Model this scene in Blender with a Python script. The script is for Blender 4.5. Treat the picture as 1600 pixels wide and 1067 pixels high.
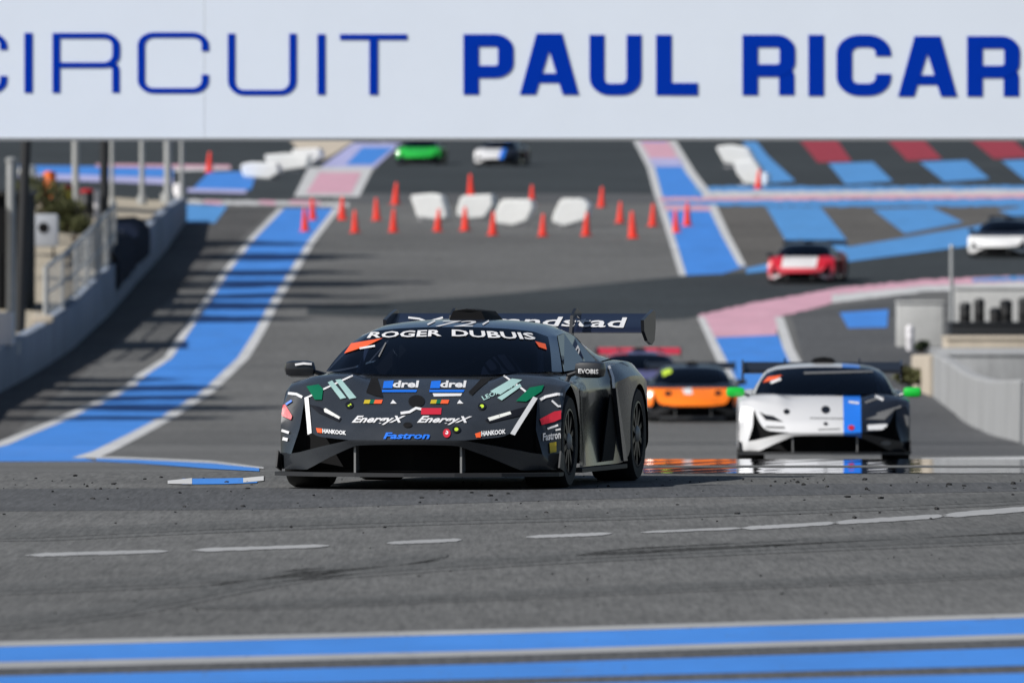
import bpy, bmesh, math, random
from mathutils import Vector, Matrix
from mathutils.bvhtree import BVHTree
from bisect import bisect_right
random.seed(7)
S = bpy.context.scene
for o in list(bpy.data.objects): bpy.data.objects.remove(o)
C = S.collection

# ------------------------------------------------------------------ camera
F = 22222.0; CH = 2.0; HROW = 311.0          # focal length in photo pixels, eye height, horizon row
cam_d = bpy.data.cameras.new('camera'); cam = bpy.data.objects.new('camera', cam_d); C.objects.link(cam)
cam_d.sensor_fit = 'HORIZONTAL'; cam_d.sensor_width = 36.0; cam_d.lens = F * 36 / 1600
cam_d.shift_y = (HROW - 533.5) / 1600
cam_d.clip_start = 1; cam_d.clip_end = 8000
cam.location = (0, 0, CH); cam.rotation_euler = (math.radians(90), 0, 0)
cam_d.dof.use_dof = True; cam_d.dof.focus_distance = 100.2; cam_d.dof.aperture_fstop = 8.0
S.camera = cam
# ------------------------------------------------------------------ sky and sun
SUN_EL = math.radians(41); SUN_AZ = math.radians(239)      # compass angle the sun stands at, from +Y clockwise
w = bpy.data.worlds.new('World'); S.world = w; w.use_nodes = True
nt = w.node_tree; nt.nodes.clear()
sky = nt.nodes.new('ShaderNodeTexSky'); sky.sky_type = 'NISHITA'; sky.sun_disc = False
sky.sun_elevation = SUN_EL; sky.sun_rotation = SUN_AZ
bg = nt.nodes.new('ShaderNodeBackground'); bg.inputs[1].default_value = 0.06
wo = nt.nodes.new('ShaderNodeOutputWorld')
nt.links.new(sky.outputs[0], bg.inputs[0]); nt.links.new(bg.outputs[0], wo.inputs[0])
sd = bpy.data.lights.new('sun', 'SUN'); sd.energy = 4.8; sd.angle = math.radians(0.53); sd.color = (1, .972, .925)
sun = bpy.data.objects.new('sun', sd); C.objects.link(sun)
sv = Vector((math.sin(SUN_AZ) * math.cos(SUN_EL), math.cos(SUN_AZ) * math.cos(SUN_EL), math.sin(SUN_EL)))
sun.rotation_euler = sv.to_track_quat('Z', 'Y').to_euler(); sun.location = (-40, -30, 60)
S.view_settings.view_transform = 'Standard'; S.view_settings.look = 'None'
S.view_settings.exposure = 0.0; S.view_settings.gamma = 1
S.render.resolution_x = 1024; S.render.resolution_y = 682

# ------------------------------------------------------------------ terrain profile (height over distance)
def zrow(row, d): return CH - (row - HROW) / F * d
TAB = [(-400, 0), (-100, 0), (60, 0), (95, 0), (102.6, 0), (105.5, -.025), (109, -.083), (135, -.54)]
TAB += [(d, zrow(r, d)) for d, r in ((164, 723.5), (200, 711), (240, 692), (296, 660), (318, 620), (350, 555), (385, 492), (420, 441), (470, 370), (540, 310), (640, 259), (740, 222), (900, 185))]
TAB += [(1400, 14), (4000, 30), (7000, 40)]
_X = [t[0] for t in TAB]; _Z = [t[1] for t in TAB]
_s = [(_Z[i+1]-_Z[i])/(_X[i+1]-_X[i]) for i in range(len(_X)-1)]
_m = [_s[0]]
for i in range(1, len(_X)-1):
    a, b = _s[i-1], _s[i]
    if a*b <= 0: _m.append(0.0)
    else:
        h0, h1 = _X[i]-_X[i-1], _X[i+1]-_X[i]
        w1, w2 = 2*h1+h0, h1+2*h0
        _m.append((w1+w2)/(w1/a+w2/b))
_m.append(_s[-1])
def gz(d):
    i = min(max(bisect_right(_X, d)-1, 0), len(_X)-2)
    h = _X[i+1]-_X[i]; t = (d-_X[i])/h
    t = min(max(t, 0), 1)
    return (2*t**3-3*t*t+1)*_Z[i] + (t**3-2*t*t+t)*h*_m[i] + (-2*t**3+3*t*t)*_Z[i+1] + (t**3-t*t)*h*_m[i+1]
def drow(d): return HROW + (CH - gz(d)) * F / d
_DT = [40 + i*.25 for i in range(4000)]; _RT = []
mn = 1e9
for d in _DT:
    mn = min(mn, drow(d) - 0) if False else drow(d)
    _RT.append(mn)
_CR = []; cur = 1e9
for r in _RT:
    cur = min(cur - 1e-6, r); _CR.append(cur)
_NR = [-r for r in _CR]
def rd(row):                                   # ground distance seen at a photo row
    i = bisect_right(_NR, -row)
    i = min(max(i, 1), len(_DT)-1)
    r0, r1 = _CR[i-1], _CR[i]
    t = 0 if r0 == r1 else (r0-row)/(r0-r1)
    return _DT[i-1] + min(max(t, 0), 1)*.25
def px(x, d): return (x - 800) / F * d
def at(x, row, d): return Vector((px(x, d), d, zrow(row, d)))
def gp(x, row, lift=0.0):
    d = rd(row); return Vector((px(x, d), d, gz(d) + lift))

# ------------------------------------------------------------------ materials
def mat(name, col, rough=.6, metal=0, coat=0, noise=0, nscale=3, bump=0, bscale=20, spec=.5, stretch=(1,1,1), detail=6):
    m = bpy.data.materials.new(name); m.use_nodes = True
    n = m.node_tree.nodes; L = m.node_tree.links; b = n['Principled BSDF']
    b.inputs['Base Color'].default_value = (*col, 1); b.inputs['Roughness'].default_value = rough
    b.inputs['Metallic'].default_value = metal; b.inputs['Coat Weight'].default_value = coat
    b.inputs['Coat Roughness'].default_value = .06; b.inputs['Specular IOR Level'].default_value = spec
    if noise or bump:
        tc = n.new('ShaderNodeTexCoord'); mp = n.new('ShaderNodeMapping'); mp.inputs['Scale'].default_value = stretch
        L.new(tc.outputs['Object'], mp.inputs[0])
    if noise:
        t = n.new('ShaderNodeTexNoise'); t.inputs['Scale'].default_value = nscale; t.inputs['Detail'].default_value = detail
        t.inputs['Roughness'].default_value = .65
        L.new(mp.outputs[0], t.inputs['Vector'])
        r = n.new('ShaderNodeMapRange'); r.inputs[1].default_value = .25; r.inputs[2].default_value = .75
        r.inputs[3].default_value = 1-noise; r.inputs[4].default_value = 1+noise
        L.new(t.outputs[0], r.inputs[0])
        mx = n.new('ShaderNodeMix'); mx.data_type = 'RGBA'; mx.blend_type = 'MULTIPLY'; mx.inputs[0].default_value = 1
        mx.inputs[6].default_value = (*col, 1); L.new(r.outputs[0], mx.inputs[7]); L.new(mx.outputs[2], b.inputs['Base Color'])
    if bump:
        t2 = n.new('ShaderNodeTexNoise'); t2.inputs['Scale'].default_value = bscale; t2.inputs['Detail'].default_value = 4
        L.new(mp.outputs[0], t2.inputs['Vector'])
        bp = n.new('ShaderNodeBump'); bp.inputs['Strength'].default_value = bump; bp.inputs['Distance'].default_value = .02
        L.new(t2.outputs[0], bp.inputs['Height']); L.new(bp.outputs[0], b.inputs['Normal'])
    return m

def asphalt(name, col, amount=.2):
    m = bpy.data.materials.new(name); m.use_nodes = True
    n = m.node_tree.nodes; L = m.node_tree.links; b = n['Principled BSDF']
    b.inputs['Roughness'].default_value = .85; b.inputs['Specular IOR Level'].default_value = .25
    tc = n.new('ShaderNodeTexCoord')
    def nz(scale, st, det=5):
        mp = n.new('ShaderNodeMapping'); mp.inputs['Scale'].default_value = st
        L.new(tc.outputs['Object'], mp.inputs[0])
        t = n.new('ShaderNodeTexNoise'); t.inputs['Scale'].default_value = scale; t.inputs['Detail'].default_value = det
        t.inputs['Roughness'].default_value = .7
        L.new(mp.outputs[0], t.inputs['Vector']); return t.outputs[0]
    def rng(s, lo, hi, a=.3, c=.7):
        r = n.new('ShaderNodeMapRange'); r.inputs[1].default_value = a; r.inputs[2].default_value = c
        r.inputs[3].default_value = lo; r.inputs[4].default_value = hi; L.new(s, r.inputs[0]); return r.outputs[0]
    def mul(a, c):
        q = n.new('ShaderNodeMath'); q.operation = 'MULTIPLY'; L.new(a, q.inputs[0]); L.new(c, q.inputs[1]); return q.outputs[0]
    broad = rng(nz(.12, (1, .35, 1), 4), 1-amount, 1+amount)
    lane = rng(nz(.5, (.18, 1, 1), 4), 1-amount*.6, 1+amount*.6)          # rubbered lanes lying across the bend
    fine = rng(nz(9, (1, .05, 1), 4), 1-amount*.9, 1+amount*.9)
    grit = rng(nz(34, (1, .03, 1), 3), .72, 1.28)
    v = mul(mul(broad, lane), mul(fine, grit))
    mx = n.new('ShaderNodeMix'); mx.data_type = 'RGBA'; mx.blend_type = 'MULTIPLY'; mx.inputs[0].default_value = 1
    mx.inputs[6].default_value = (*col, 1); L.new(v, mx.inputs[7]); L.new(mx.outputs[2], b.inputs['Base Color'])
    bp = n.new('ShaderNodeBump'); bp.inputs['Strength'].default_value = .25; bp.inputs['Distance'].default_value = .004
    L.new(nz(60, (1, 1, 1), 2), bp.inputs['Height']); L.new(bp.outputs[0], b.inputs['Normal'])
    return m

def worn(name, col, wear=.5, under=(.10, .10, .10), rough=.6):
    m = mat(name, col, rough, noise=.14, nscale=1.2, stretch=(1, .2, 1)); n = m.node_tree.nodes; L = m.node_tree.links; b = n['Principled BSDF']
    src = b.inputs['Base Color'].links[0].from_socket; tc = n.new('ShaderNodeTexCoord'); out = []
    for sc, st, a, c in ((3.0, (.5, .12, 1), .60, .74), (22, (1, .04, 1), .60, .72)):
        mp = n.new('ShaderNodeMapping'); mp.inputs['Scale'].default_value = st; L.new(tc.outputs['Object'], mp.inputs[0])
        t = n.new('ShaderNodeTexNoise'); t.inputs['Scale'].default_value = sc; t.inputs['Detail'].default_value = 6; t.inputs['Roughness'].default_value = .7; L.new(mp.outputs[0], t.inputs['Vector'])
        r = n.new('ShaderNodeMapRange'); r.inputs[1].default_value = a; r.inputs[2].default_value = c; r.inputs[4].default_value = wear; L.new(t.outputs[0], r.inputs[0]); out.append(r.outputs[0])
    q = n.new('ShaderNodeMath'); q.operation = 'MAXIMUM'; L.new(out[0], q.inputs[0]); L.new(out[1], q.inputs[1])
    mx = n.new('ShaderNodeMix'); mx.data_type = 'RGBA'; L.new(q.outputs[0], mx.inputs[0]); L.new(src, mx.inputs[6]); mx.inputs[7].default_value = (*under, 1); L.new(mx.outputs[2], b.inputs['Base Color'])
    return m
M = {}
M['asphalt'] = asphalt('asphalt', (.119, .119, .117), .18)
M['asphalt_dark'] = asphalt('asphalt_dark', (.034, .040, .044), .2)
M['asphalt_mid'] = asphalt('asphalt_mid', (.082, .084, .088), .16)
M['asphalt_left'] = asphalt('asphalt_left', (.075, .073, .072), .3)
M['asphalt_brown'] = asphalt('asphalt_brown', (.098, .092, .085), .2)
M['rubber_mark'] = asphalt('rubber_mark', (.094, .095, .094), .12)
M['rubber_faint'] = asphalt('rubber_faint', (.105, .106, .105), .12)
M['blue'] = worn('blue_paint', (.046, .225, .67), .35)
M['blue_light'] = worn('light_blue_paint', (.075, .27, .60), .6)
M['lavender'] = mat('faded_lavender_paint', (.42, .42, .68), .6, noise=.2, nscale=1, stretch=(1, .2, 1))
M['white_paint'] = worn('white_paint', (.56, .56, .56), .65)
M['white_worn'] = worn('old_white_paint', (.36, .36, .36), .7)
M['pink'] = worn('faded_pink_paint', (.62, .34, .42), .8, (.6, .58, .6))
M['red_paint'] = worn('red_paint', (.30, .02, .035), .5)
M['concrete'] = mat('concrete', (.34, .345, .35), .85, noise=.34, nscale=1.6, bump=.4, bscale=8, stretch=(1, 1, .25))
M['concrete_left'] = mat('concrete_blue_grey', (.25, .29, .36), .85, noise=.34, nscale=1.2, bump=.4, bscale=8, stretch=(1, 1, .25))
M['pale'] = mat('pale_concrete', (.50, .50, .49), .85, noise=.14, nscale=2, bump=.4, bscale=8)
M['beige'] = mat('beige_concrete', (.52, .45, .36), .85, noise=.15, nscale=2, bump=.3)
M['sand'] = mat('pale_gravel', (.40, .35, .27), .9, noise=.25, nscale=1.5, bump=.6, bscale=12)
M['steel'] = mat('galvanised_steel', (.42, .43, .43), .5, metal=.35, noise=.12, nscale=4)
M['dark_steel'] = mat('dark_steel', (.018, .019, .022), .5)
M['black_rubber'] = mat('black_rubber', (.012, .012, .013), .75, noise=.3, nscale=12)
M['black'] = mat('black_plastic', (.012, .013, .015), .5)
M['matt_black'] = mat('matt_black', (.006, .006, .007), .8, spec=.2)
M['navy'] = mat('navy_tarpaulin', (.008, .013, .03), .9, spec=.1, noise=.3, nscale=3, bump=.5, bscale=5)
M['olive'] = mat('olive_leaves', (.075, .08, .025), .8, noise=.5, nscale=6)
M['leaf_dark'] = mat('dark_leaves', (.03, .045, .018), .8, noise=.4, nscale=3)
M['bark'] = mat('bark', (.09, .065, .045), .9, noise=.3, nscale=8)
M['sign_white'] = mat('sign_white', (.82, .885, .985), .6, noise=.02, nscale=.8)
M['sign_blue'] = mat('sign_blue', (.0, .036, .42), .85, spec=.05)
M['alu'] = mat('aluminium_edge', (.30, .31, .32), .5, metal=.3)
M['cone_red'] = mat('cone_red', (.92, .045, .022), .5, noise=.1, nscale=6)
M['foam'] = mat('white_foam', (.95, .95, .93), .8, noise=.06, nscale=4, bump=.3, bscale=6)
M['orange'] = mat('orange_plastic', (.85, .16, .02), .5)
M['yellow'] = mat('yellow_plastic', (.50, .42, .03), .55)
M['red_plastic'] = mat('red_plastic', (.35, .015, .02), .5)
M['white_plastic'] = mat('white_plastic', (.75, .73, .75), .5)
M['grey_box'] = mat('grey_enclosure', (.40, .42, .46), .55)

# ------------------------------------------------------------------ mesh helpers
def shade(me, ang=32):
    bm = bmesh.new(); bm.from_mesh(me)
    for f in bm.faces: f.smooth = True
    lim = math.radians(ang)
    for e in bm.edges:
        e.smooth = len(e.link_faces) == 2 and e.calc_face_angle(0) < lim
    bm.to_mesh(me); bm.free()
def mk(name, V, Fc, m, parent=None, ang=None, mirror=False, recalc=False):
    me = bpy.data.meshes.new(name)
    V = [tuple(v) for v in V]; Fc = [tuple(f) for f in Fc]
    if mirror:
        k = len(V); V = V + [(-x, y, z) for x, y, z in V]; Fc = Fc + [tuple(k+i for i in reversed(f)) for f in Fc]
    me.from_pydata(V, [], Fc)
    if mirror or recalc:
        bm = bmesh.new(); bm.from_mesh(me)
        bmesh.ops.remove_doubles(bm, verts=bm.verts, dist=1e-4)
        if recalc: bmesh.ops.recalc_face_normals(bm, faces=bm.faces)
        bm.to_mesh(me); bm.free()
    me.materials.append(m)
    if ang: shade(me, ang)
    o = bpy.data.objects.new(name, me); C.objects.link(o)
    if parent: o.parent = parent
    return o
def bm_obj(name, bm, m, parent=None, ang=None):
    me = bpy.data.meshes.new(name); bm.to_mesh(me); bm.free(); me.materials.append(m)
    if ang: shade(me, ang)
    o = bpy.data.objects.new(name, me); C.objects.link(o)
    if parent: o.parent = parent
    return o
def box(bm, x0, x1, y0, y1, z0, z1, bev=0):
    r = bmesh.ops.create_cube(bm, size=1, matrix=Matrix.Translation(((x0+x1)/2, (y0+y1)/2, (z0+z1)/2)) @ Matrix.Diagonal((x1-x0, y1-y0, z1-z0, 1)))
    if bev:
        es = list({e for v in r['verts'] for e in v.link_edges})
        bmesh.ops.bevel(bm, geom=es, offset=bev, segments=2, affect='EDGES', profile=.6)
def tube(bm, a, b, r0, r1=None, n=10):
    a, b = Vector(a), Vector(b); r1 = r0 if r1 is None else r1
    q = (b-a).to_track_quat('Z', 'Y').to_matrix().to_4x4()
    bmesh.ops.create_cone(bm, cap_ends=True, segments=n, radius1=r0, radius2=r1, depth=(b-a).length, matrix=Matrix.Translation((a+b)/2) @ q)
def lathe(bm, prof, n=20, M4=Matrix.Identity(4)):
    rings = []
    for r, z in prof:
        rings.append([bm.verts.new(M4 @ Vector((r*math.cos(2*math.pi*i/n), r*math.sin(2*math.pi*i/n), z))) for i in range(n)])
    for A, B in zip(rings, rings[1:]):
        for i in range(n): bm.faces.new((A[i], A[(i+1) % n], B[(i+1) % n], B[i]))
    bm.faces.new(list(reversed(rings[0]))); bm.faces.new(rings[-1])
def tag(o, label=None, cat=None, group=None, kind=None):
    if label: o['label'] = label
    if cat: o['category'] = cat
    if group: o['group'] = group
    if kind: o['kind'] = kind
    return o
def empty(name, loc=(0, 0, 0), rz=0):
    o = bpy.data.objects.new(name, None); C.objects.link(o); o.location = loc; o.rotation_euler = (0, 0, rz)
    o.empty_display_size = .2; return o

# ------------------------------------------------------------------ ground
ds = [-400, -200, -50] + [40+i*1.0 for i in range(52)] + [92+i*.5 for i in range(60)] + [122+i*1.0 for i in range(640)] + [770+i*20 for i in range(40)] + [1700, 2200, 3000, 4500, 7000]
xs = [-3000, -300, -60, -30, -15, -8, 0, 8, 15, 30, 60, 300, 3000]
V = [(x, d, gz(d)) for d in ds for x in xs]; n = len(xs)
Fc = [(j*n+i, j*n+i+1, (j+1)*n+i+1, (j+1)*n+i) for j in range(len(ds)-1) for i in range(n-1)]
ground = tag(mk('ground', V, Fc, M['asphalt'], ang=60), 'grey asphalt ground of the race circuit', kind='structure')

def paint(name, poly, m, lift=.006, step=1.0):
    """polygon in photo pixels laid on the ground as a thin sheet, row by row"""
    r0 = min(p[1] for p in poly); r1 = max(p[1] for p in poly)
    rows = sorted({p[1] for p in poly} | {r0 + (r1-r0)*i/max(2, math.ceil((r1-r0)/step)) for i in range(max(2, math.ceil((r1-r0)/step))+1)})
    def span(r, eps):
        xsx = []
        for (ax, ay), (bx, by) in zip(poly, poly[1:]+poly[:1]):
            if ay == by: continue
            rr = r+eps
            if min(ay, by) <= rr <= max(ay, by): xsx.append(ax+(bx-ax)*(rr-ay)/(by-ay))
        return (min(xsx), max(xsx)) if xsx else None
    V, Fc = [], []
    for a, b in zip(rows, rows[1:]):
        e = (b-a)*1e-3
        sa, sb = span(a, e), span(b, -e)
        if not sa or not sb: continue
        k = len(V); lf = .3*lift*(1+rd(a)/150)
        V += [gp(sb[0], b, lf), gp(sb[1], b, lf), gp(sa[1], a, lf), gp(sa[0], a, lf)]
        Fc.append((k, k+1, k+2, k+3))
    me = bpy.data.meshes.new(name); me.from_pydata([tuple(v) for v in V], [], Fc)
    bm = bmesh.new(); bm.from_mesh(me); bmesh.ops.remove_doubles(bm, verts=bm.verts, dist=1e-4); bm.to_mesh(me); bm.free()
    me.materials.append(m)
    o = bpy.data.objects.new(name, me); C.objects.link(o); o.parent = ground
    return o
def band(name, top, bot, m, lift=.006, nseg=40, jit=0.0):
    """strip lying across the view: top and bottom edges as (x,row) polylines"""
    def ev(pl, x):
        for (a, ra), (b, rb) in zip(pl, pl[1:]):
            if x <= b or (b, rb) == pl[-1]: return ra+(rb-ra)*(x-a)/(b-a)
    x0, x1 = top[0][0], top[-1][0]
    V = []; K = 8
    for i in range(nseg+1):
        x = x0+(x1-x0)*i/nseg; a, b = ev(top, x), ev(bot, x)
        if jit: a += random.uniform(-jit, jit); b += random.uniform(-jit, jit)
        for k in range(K+1):
            r = a+(b-a)*k/K; V.append(gp(x, r, .3*lift*(1+rd(r)/150)))
    Fc = [(i*(K+1)+k, i*(K+1)+k+1, (i+1)*(K+1)+k+1, (i+1)*(K+1)+k) for i in range(nseg) for k in range(K)]
    return mk(name, V, Fc, m, ground)
def rib(name, line, wpx, m, lift=.008):
    """painted line running away from the viewer: (x,row) centre points with a width in pixels"""
    poly = [(x-w/2, r) for (x, r), w in zip(line, wpx)] + [(x+w/2, r) for (x, r), w in reversed(list(zip(line, wpx)))]
    return paint(name, poly, m, lift)

# asphalt zones
paint('asphalt_zone', [(430, 326), (0, 695), (-260, 722), (-260, 600), (292, 326)], M['asphalt_left'], .003)
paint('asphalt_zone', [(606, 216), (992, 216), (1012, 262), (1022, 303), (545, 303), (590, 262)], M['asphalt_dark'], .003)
paint('asphalt_zone', [(545, 303), (1022, 303), (1030, 318), (535, 318)], M['asphalt_mid'], .003)
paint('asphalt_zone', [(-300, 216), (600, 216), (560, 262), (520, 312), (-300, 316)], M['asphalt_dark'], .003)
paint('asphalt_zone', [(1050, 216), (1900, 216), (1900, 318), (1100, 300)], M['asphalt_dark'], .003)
paint('asphalt_zone', [(1900, 318), (1900, 380), (1172, 426), (1112, 316)], M['asphalt_brown'], .003)
band('asphalt_zone', [(480, 480), (760, 462), (1062, 432), (1168, 424), (1340, 406), (1480, 388), (1900, 352)],
     [(480, 492), (760, 500), (1062, 500), (1168, 480), (1340, 452), (1480, 437), (1900, 420)], M['asphalt_dark'], .004, 60)
paint('asphalt_zone', [(1235, 490), (1420, 462), (1470, 560), (1460, 615), (1270, 615)], M['asphalt_mid'], .003)
paint('asphalt_zone', [(1270, 615), (1460, 615), (1600, 692), (1700, 712), (1300, 712)], M['asphalt_mid'], .003)
band('rubbered_line', [(-200, 765), (400, 762), (1000, 758), (1800, 752)], [(-200, 800), (400, 796), (1000, 778), (1800, 764)], M['asphalt_mid'], .003)
# left blue strip with white edges
LW = [(440, 326), (395, 372), (354, 423), (327, 465), (296, 510), (262, 560), (220, 587), (203, 604), (160, 626), (88, 659), (36, 680), (0, 695), (-90, 716)]
RW = [(527, 326), (486, 379), (456, 429), (429, 473), (405, 520), (380, 560), (325, 612), (261, 653), (215, 678), (160, 706), (132, 716)]
paint('painted_stripe', LW + [(-90, 721), (150, 721)] + RW[::-1], M['blue'], .006)
rib('painted_line', LW, [9, 10, 12, 12, 13, 13, 15, 15, 18, 20, 22, 26, 40], M['white_paint'], .010)
rib('painted_line', RW, [11, 12, 14, 15, 16, 18, 20, 23, 26, 32, 40], M['white_paint'], .010)
band('painted_line', [(130, 713), (215, 716), (330, 721), (412, 731)], [(130, 716), (215, 718.5), (330, 724), (412, 733)], M['white_paint'], .012)
band('painted_stripe', [(150, 717), (215, 719), (330, 724.5), (405, 732)], [(150, 721), (215, 724), (330, 733), (405, 737)], M['blue'], .010)
band('painted_stripe', [(285, 748.5), (350, 748), (402, 747)], [(285, 757.5), (350, 757), (402, 755)], M['blue'], .010)
band('painted_line', [(262, 752), (300, 748)], [(262, 757), (300, 757.5)], M['white_paint'], .014)
band('painted_line', [(380, 748), (412, 745)], [(380, 755), (412, 752)], M['white_paint'], .014)
# mirage reflection of the right barrier, painted as a white line behind the crest
band('painted_line', [(1440, 717), (1520, 715.5), (1700, 713)], [(1440, 720), (1520, 719.5), (1700, 719)], M['white_paint'], .012)
# upper left
band('painted_kerb', [(293, 313), (545, 318)], [(293, 319), (545, 324)], M['white_paint'], .012, 110, 1.1)
for a, b in ((318, 346), (405, 430), (452, 500)):
    band('painted_kerb', [(a, 314), (b, 315)], [(a, 319), (b, 322)], M['pink'], .016, 6)
paint('painted_stripe', [(290, 320), (356, 322), (336, 349), (285, 349)], M['blue_light'], .008)
paint('painted_line', [(482, 262), (584, 262), (561, 308), (459, 308)], M['white_paint'], .006)
paint('painted_stripe', [(499, 270), (565, 270), (549, 303), (478, 303)], M['pink'], .012)
paint('painted_line', [(552, 224), (628, 224), (586, 262), (500, 262)], M['lavender'], .006)
paint('painted_stripe', [(566, 231), (616, 231), (581, 258), (540, 258)], M['blue'], .012)
paint('painted_stripe', [(326, 270), (402, 268), (392, 297), (300, 297)], M['blue'], .008)
band('painted_line', [(293, 295), (385, 297)], [(293, 301), (385, 303)], M['lavender'], .012)
band('painted_line', [(272, 262), (360, 260)], [(272, 269), (360, 266)], M['white_paint'], .012)
band('painted_stripe', [(30, 259), (270, 262)], [(30, 272), (270, 278)], M['blue'], .008)
band('painted_line', [(30, 271), (270, 279)], [(30, 280), (270, 289)], M['lavender'], .012)
band('painted_line', [(150, 257), (360, 259)], [(150, 262), (360, 264)], M['pink'], .014)
paint('gravel_patch', [(452, 219), (556, 219), (520, 243), (500, 252), (470, 240)], M['beige'], .008)
# right strip
RL = [(988, 216), (1012, 262), (1022, 300), (1036, 345), (1062, 431)]
RR = [(1052, 216), (1085, 270), (1108, 300), (1140, 368), (1166, 416)]
paint('painted_stripe', RL + [(1130, 428)] + RR[::-1], M['blue'], .006)
rib('painted_line', [(x+5, r) for x, r in RL], [12, 12, 12, 11, 11], M['white_paint'], .010)
rib('painted_line', [(x-6, r) for x, r in RR], [14, 15, 15, 13, 12], M['white_paint'], .010)
paint('painted_stripe', [(1000, 222), (1048, 222), (1062, 248), (1012, 248)], M['pink'], .010)
paint('painted_stripe', [(1012, 248), (1062, 248), (1070, 261), (1018, 261)], M['lavender'], .010)
paint('painted_stripe', [(1033, 320), (1108, 320), (1113, 330), (1037, 330)], M['pink'], .010)
# kerb across the right
band('painted_kerb', [(1085, 292), (1330, 292), (1900, 290)], [(1085, 302), (1330, 302), (1900, 299)], M['blue_light'], .010, 110, 1.1)
band('painted_kerb', [(1108, 300), (1330, 299), (1900, 294)], [(1108, 308), (1330, 307), (1900, 304)], M['white_paint'], .014, 110, 1.1)
band('painted_kerb', [(1030, 310), (1330, 306), (1900, 302)], [(1030, 316), (1330, 313), (1900, 309)], M['pink'], .018, 110, 1.1)
band('painted_kerb', [(1040, 315), (1330, 313), (1900, 308)], [(1040, 321), (1330, 324), (1900, 322)], M['blue_light'], .014, 110, 1.1)
for poly, c in (([(1182, 222), (1200, 245), (1243, 284), (1201, 287), (1160, 222)], 'blue_light'),
                ([(1247, 217), (1306, 217), (1331, 253), (1278, 255)], 'red_paint'),
                ([(1294, 256), (1364, 254), (1395, 284), (1321, 289)], 'blue_light'),
                ([(1384, 217), (1441, 217), (1472, 249), (1418, 252)], 'red_paint'),
                ([(1437, 254), (1511, 251), (1546, 280), (1476, 285)], 'blue_light'),
                ([(1514, 217), (1580, 217), (1612, 246), (1553, 249)], 'red_paint'),
                ([(1565, 252), (1640, 249), (1680, 277), (1600, 281)], 'blue_light'),
                ([(1197, 324), (1282, 324), (1325, 378), (1332, 404), (1250, 404), (1228, 377)], 'blue_light'),
                ([(1364, 328), (1457, 325), (1505, 348), (1414, 366)], 'blue_light'),
                ([(1560, 330), (1640, 318), (1640, 345), (1590, 342)], 'blue_light'),
                ([(1312, 489), (1388, 484), (1386, 512), (1325, 513)], 'blue')):
    paint('painted_stripe', poly, M[c], .010)
band('painted_stripe', [(1166, 420), (1330, 386), (1530, 353), (1700, 325)], [(1166, 428), (1330, 409), (1485, 389), (1700, 362)], M['blue_light'], .014)
# pink kerb and blue island on the right
band('painted_kerb', [(1092, 493), (1180, 473), (1300, 452), (1450, 437), (1800, 424)], [(1092, 503), (1180, 506), (1300, 474), (1450, 452), (1800, 440)], M['pink'], .010, 110, 1.1)
paint('painted_stripe', [(1097, 494), (1218, 494), (1213, 524), (1112, 528)], M['pink'], .012)
band('painted_kerb', [(1300, 461), (1450, 447), (1800, 434)], [(1300, 474), (1450, 456), (1800, 443)], M['white_paint'], .014, 110, 1.1)
band('painted_kerb', [(1520, 436), (1800, 426)], [(1520, 441), (1800, 435)], M['blue_light'], .018, 110, 1.1)
paint('painted_stripe', [(1110, 526), (1214, 522), (1262, 620), (1150, 620)], M['blue'], .008)
rib('painted_line', [(1095, 496), (1116, 540), (1145, 600)], [11, 14, 17], M['white_paint'], .016)
rib('painted_line', [(1217, 496), (1232, 545), (1262, 605)], [14, 17, 20], M['white_paint'], .016)
# foreground bands
E = lambda a, b, c: [(-150, a+(a-b)*.16), (0, a), (800, b), (1600, c), (1750, c-(b-c)*.18)]
band('painted_line', E(1003, 983, 959), E(1011, 990, 966), M['white_worn'], .008)
band('painted_stripe', E(1010, 989, 965), E(1037, 1017, 992), M['blue'], .005)
band('painted_line', E(1035, 1016, 991), E(1045, 1024, 999), M['white_worn'], .008)
band('asphalt_zone', E(1044, 1023, 998), E(1058, 1038, 1013), M['asphalt_mid'], .004)
band('painted_stripe', E(1057, 1037, 1012), E(1079, 1060, 1040), M['blue'], .007)
band('asphalt_zone', E(1078, 1060, 1039), E(1090, 1072, 1053), M['asphalt_mid'], .004)
band('painted_stripe', E(1089, 1071, 1052), E(1120, 1100, 1078), M['blue'], .007)
# torn white line
WL = [(-60, 871), (40, 868), (265, 861.5), (515, 853), (720, 844), (955, 834), (1200, 824), (1450, 808), (1700, 788)]
def wl(x):
    for (a, ra), (b, rb) in zip(WL, WL[1:]):
        if x <= b: return ra+(rb-ra)*(x-a)/(b-a)
for a, b, t in ((40, 262, 5.2), (300, 515, 5.2), (604, 722, 5), (822, 956, 4.6), (1000, 1160, 3.6), (1157, 1310, 5.5), (1300, 1480, 6.5), (1470, 1680, 8)):
    k = 26; tp, bt = [], []
    for i in range(k+1):
        x = a+(b-a)*i/k; e = min(1, (i+.4)/3, (k-i+.4)/3)
        tp.append((x, wl(x)-t/2*e+random.uniform(-.45, .45))); bt.append((x, wl(x)+t/2*e+random.uniform(-.45, .45)))
    band('painted_line', tp, bt, M['white_worn'], .008, 60)
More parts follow.
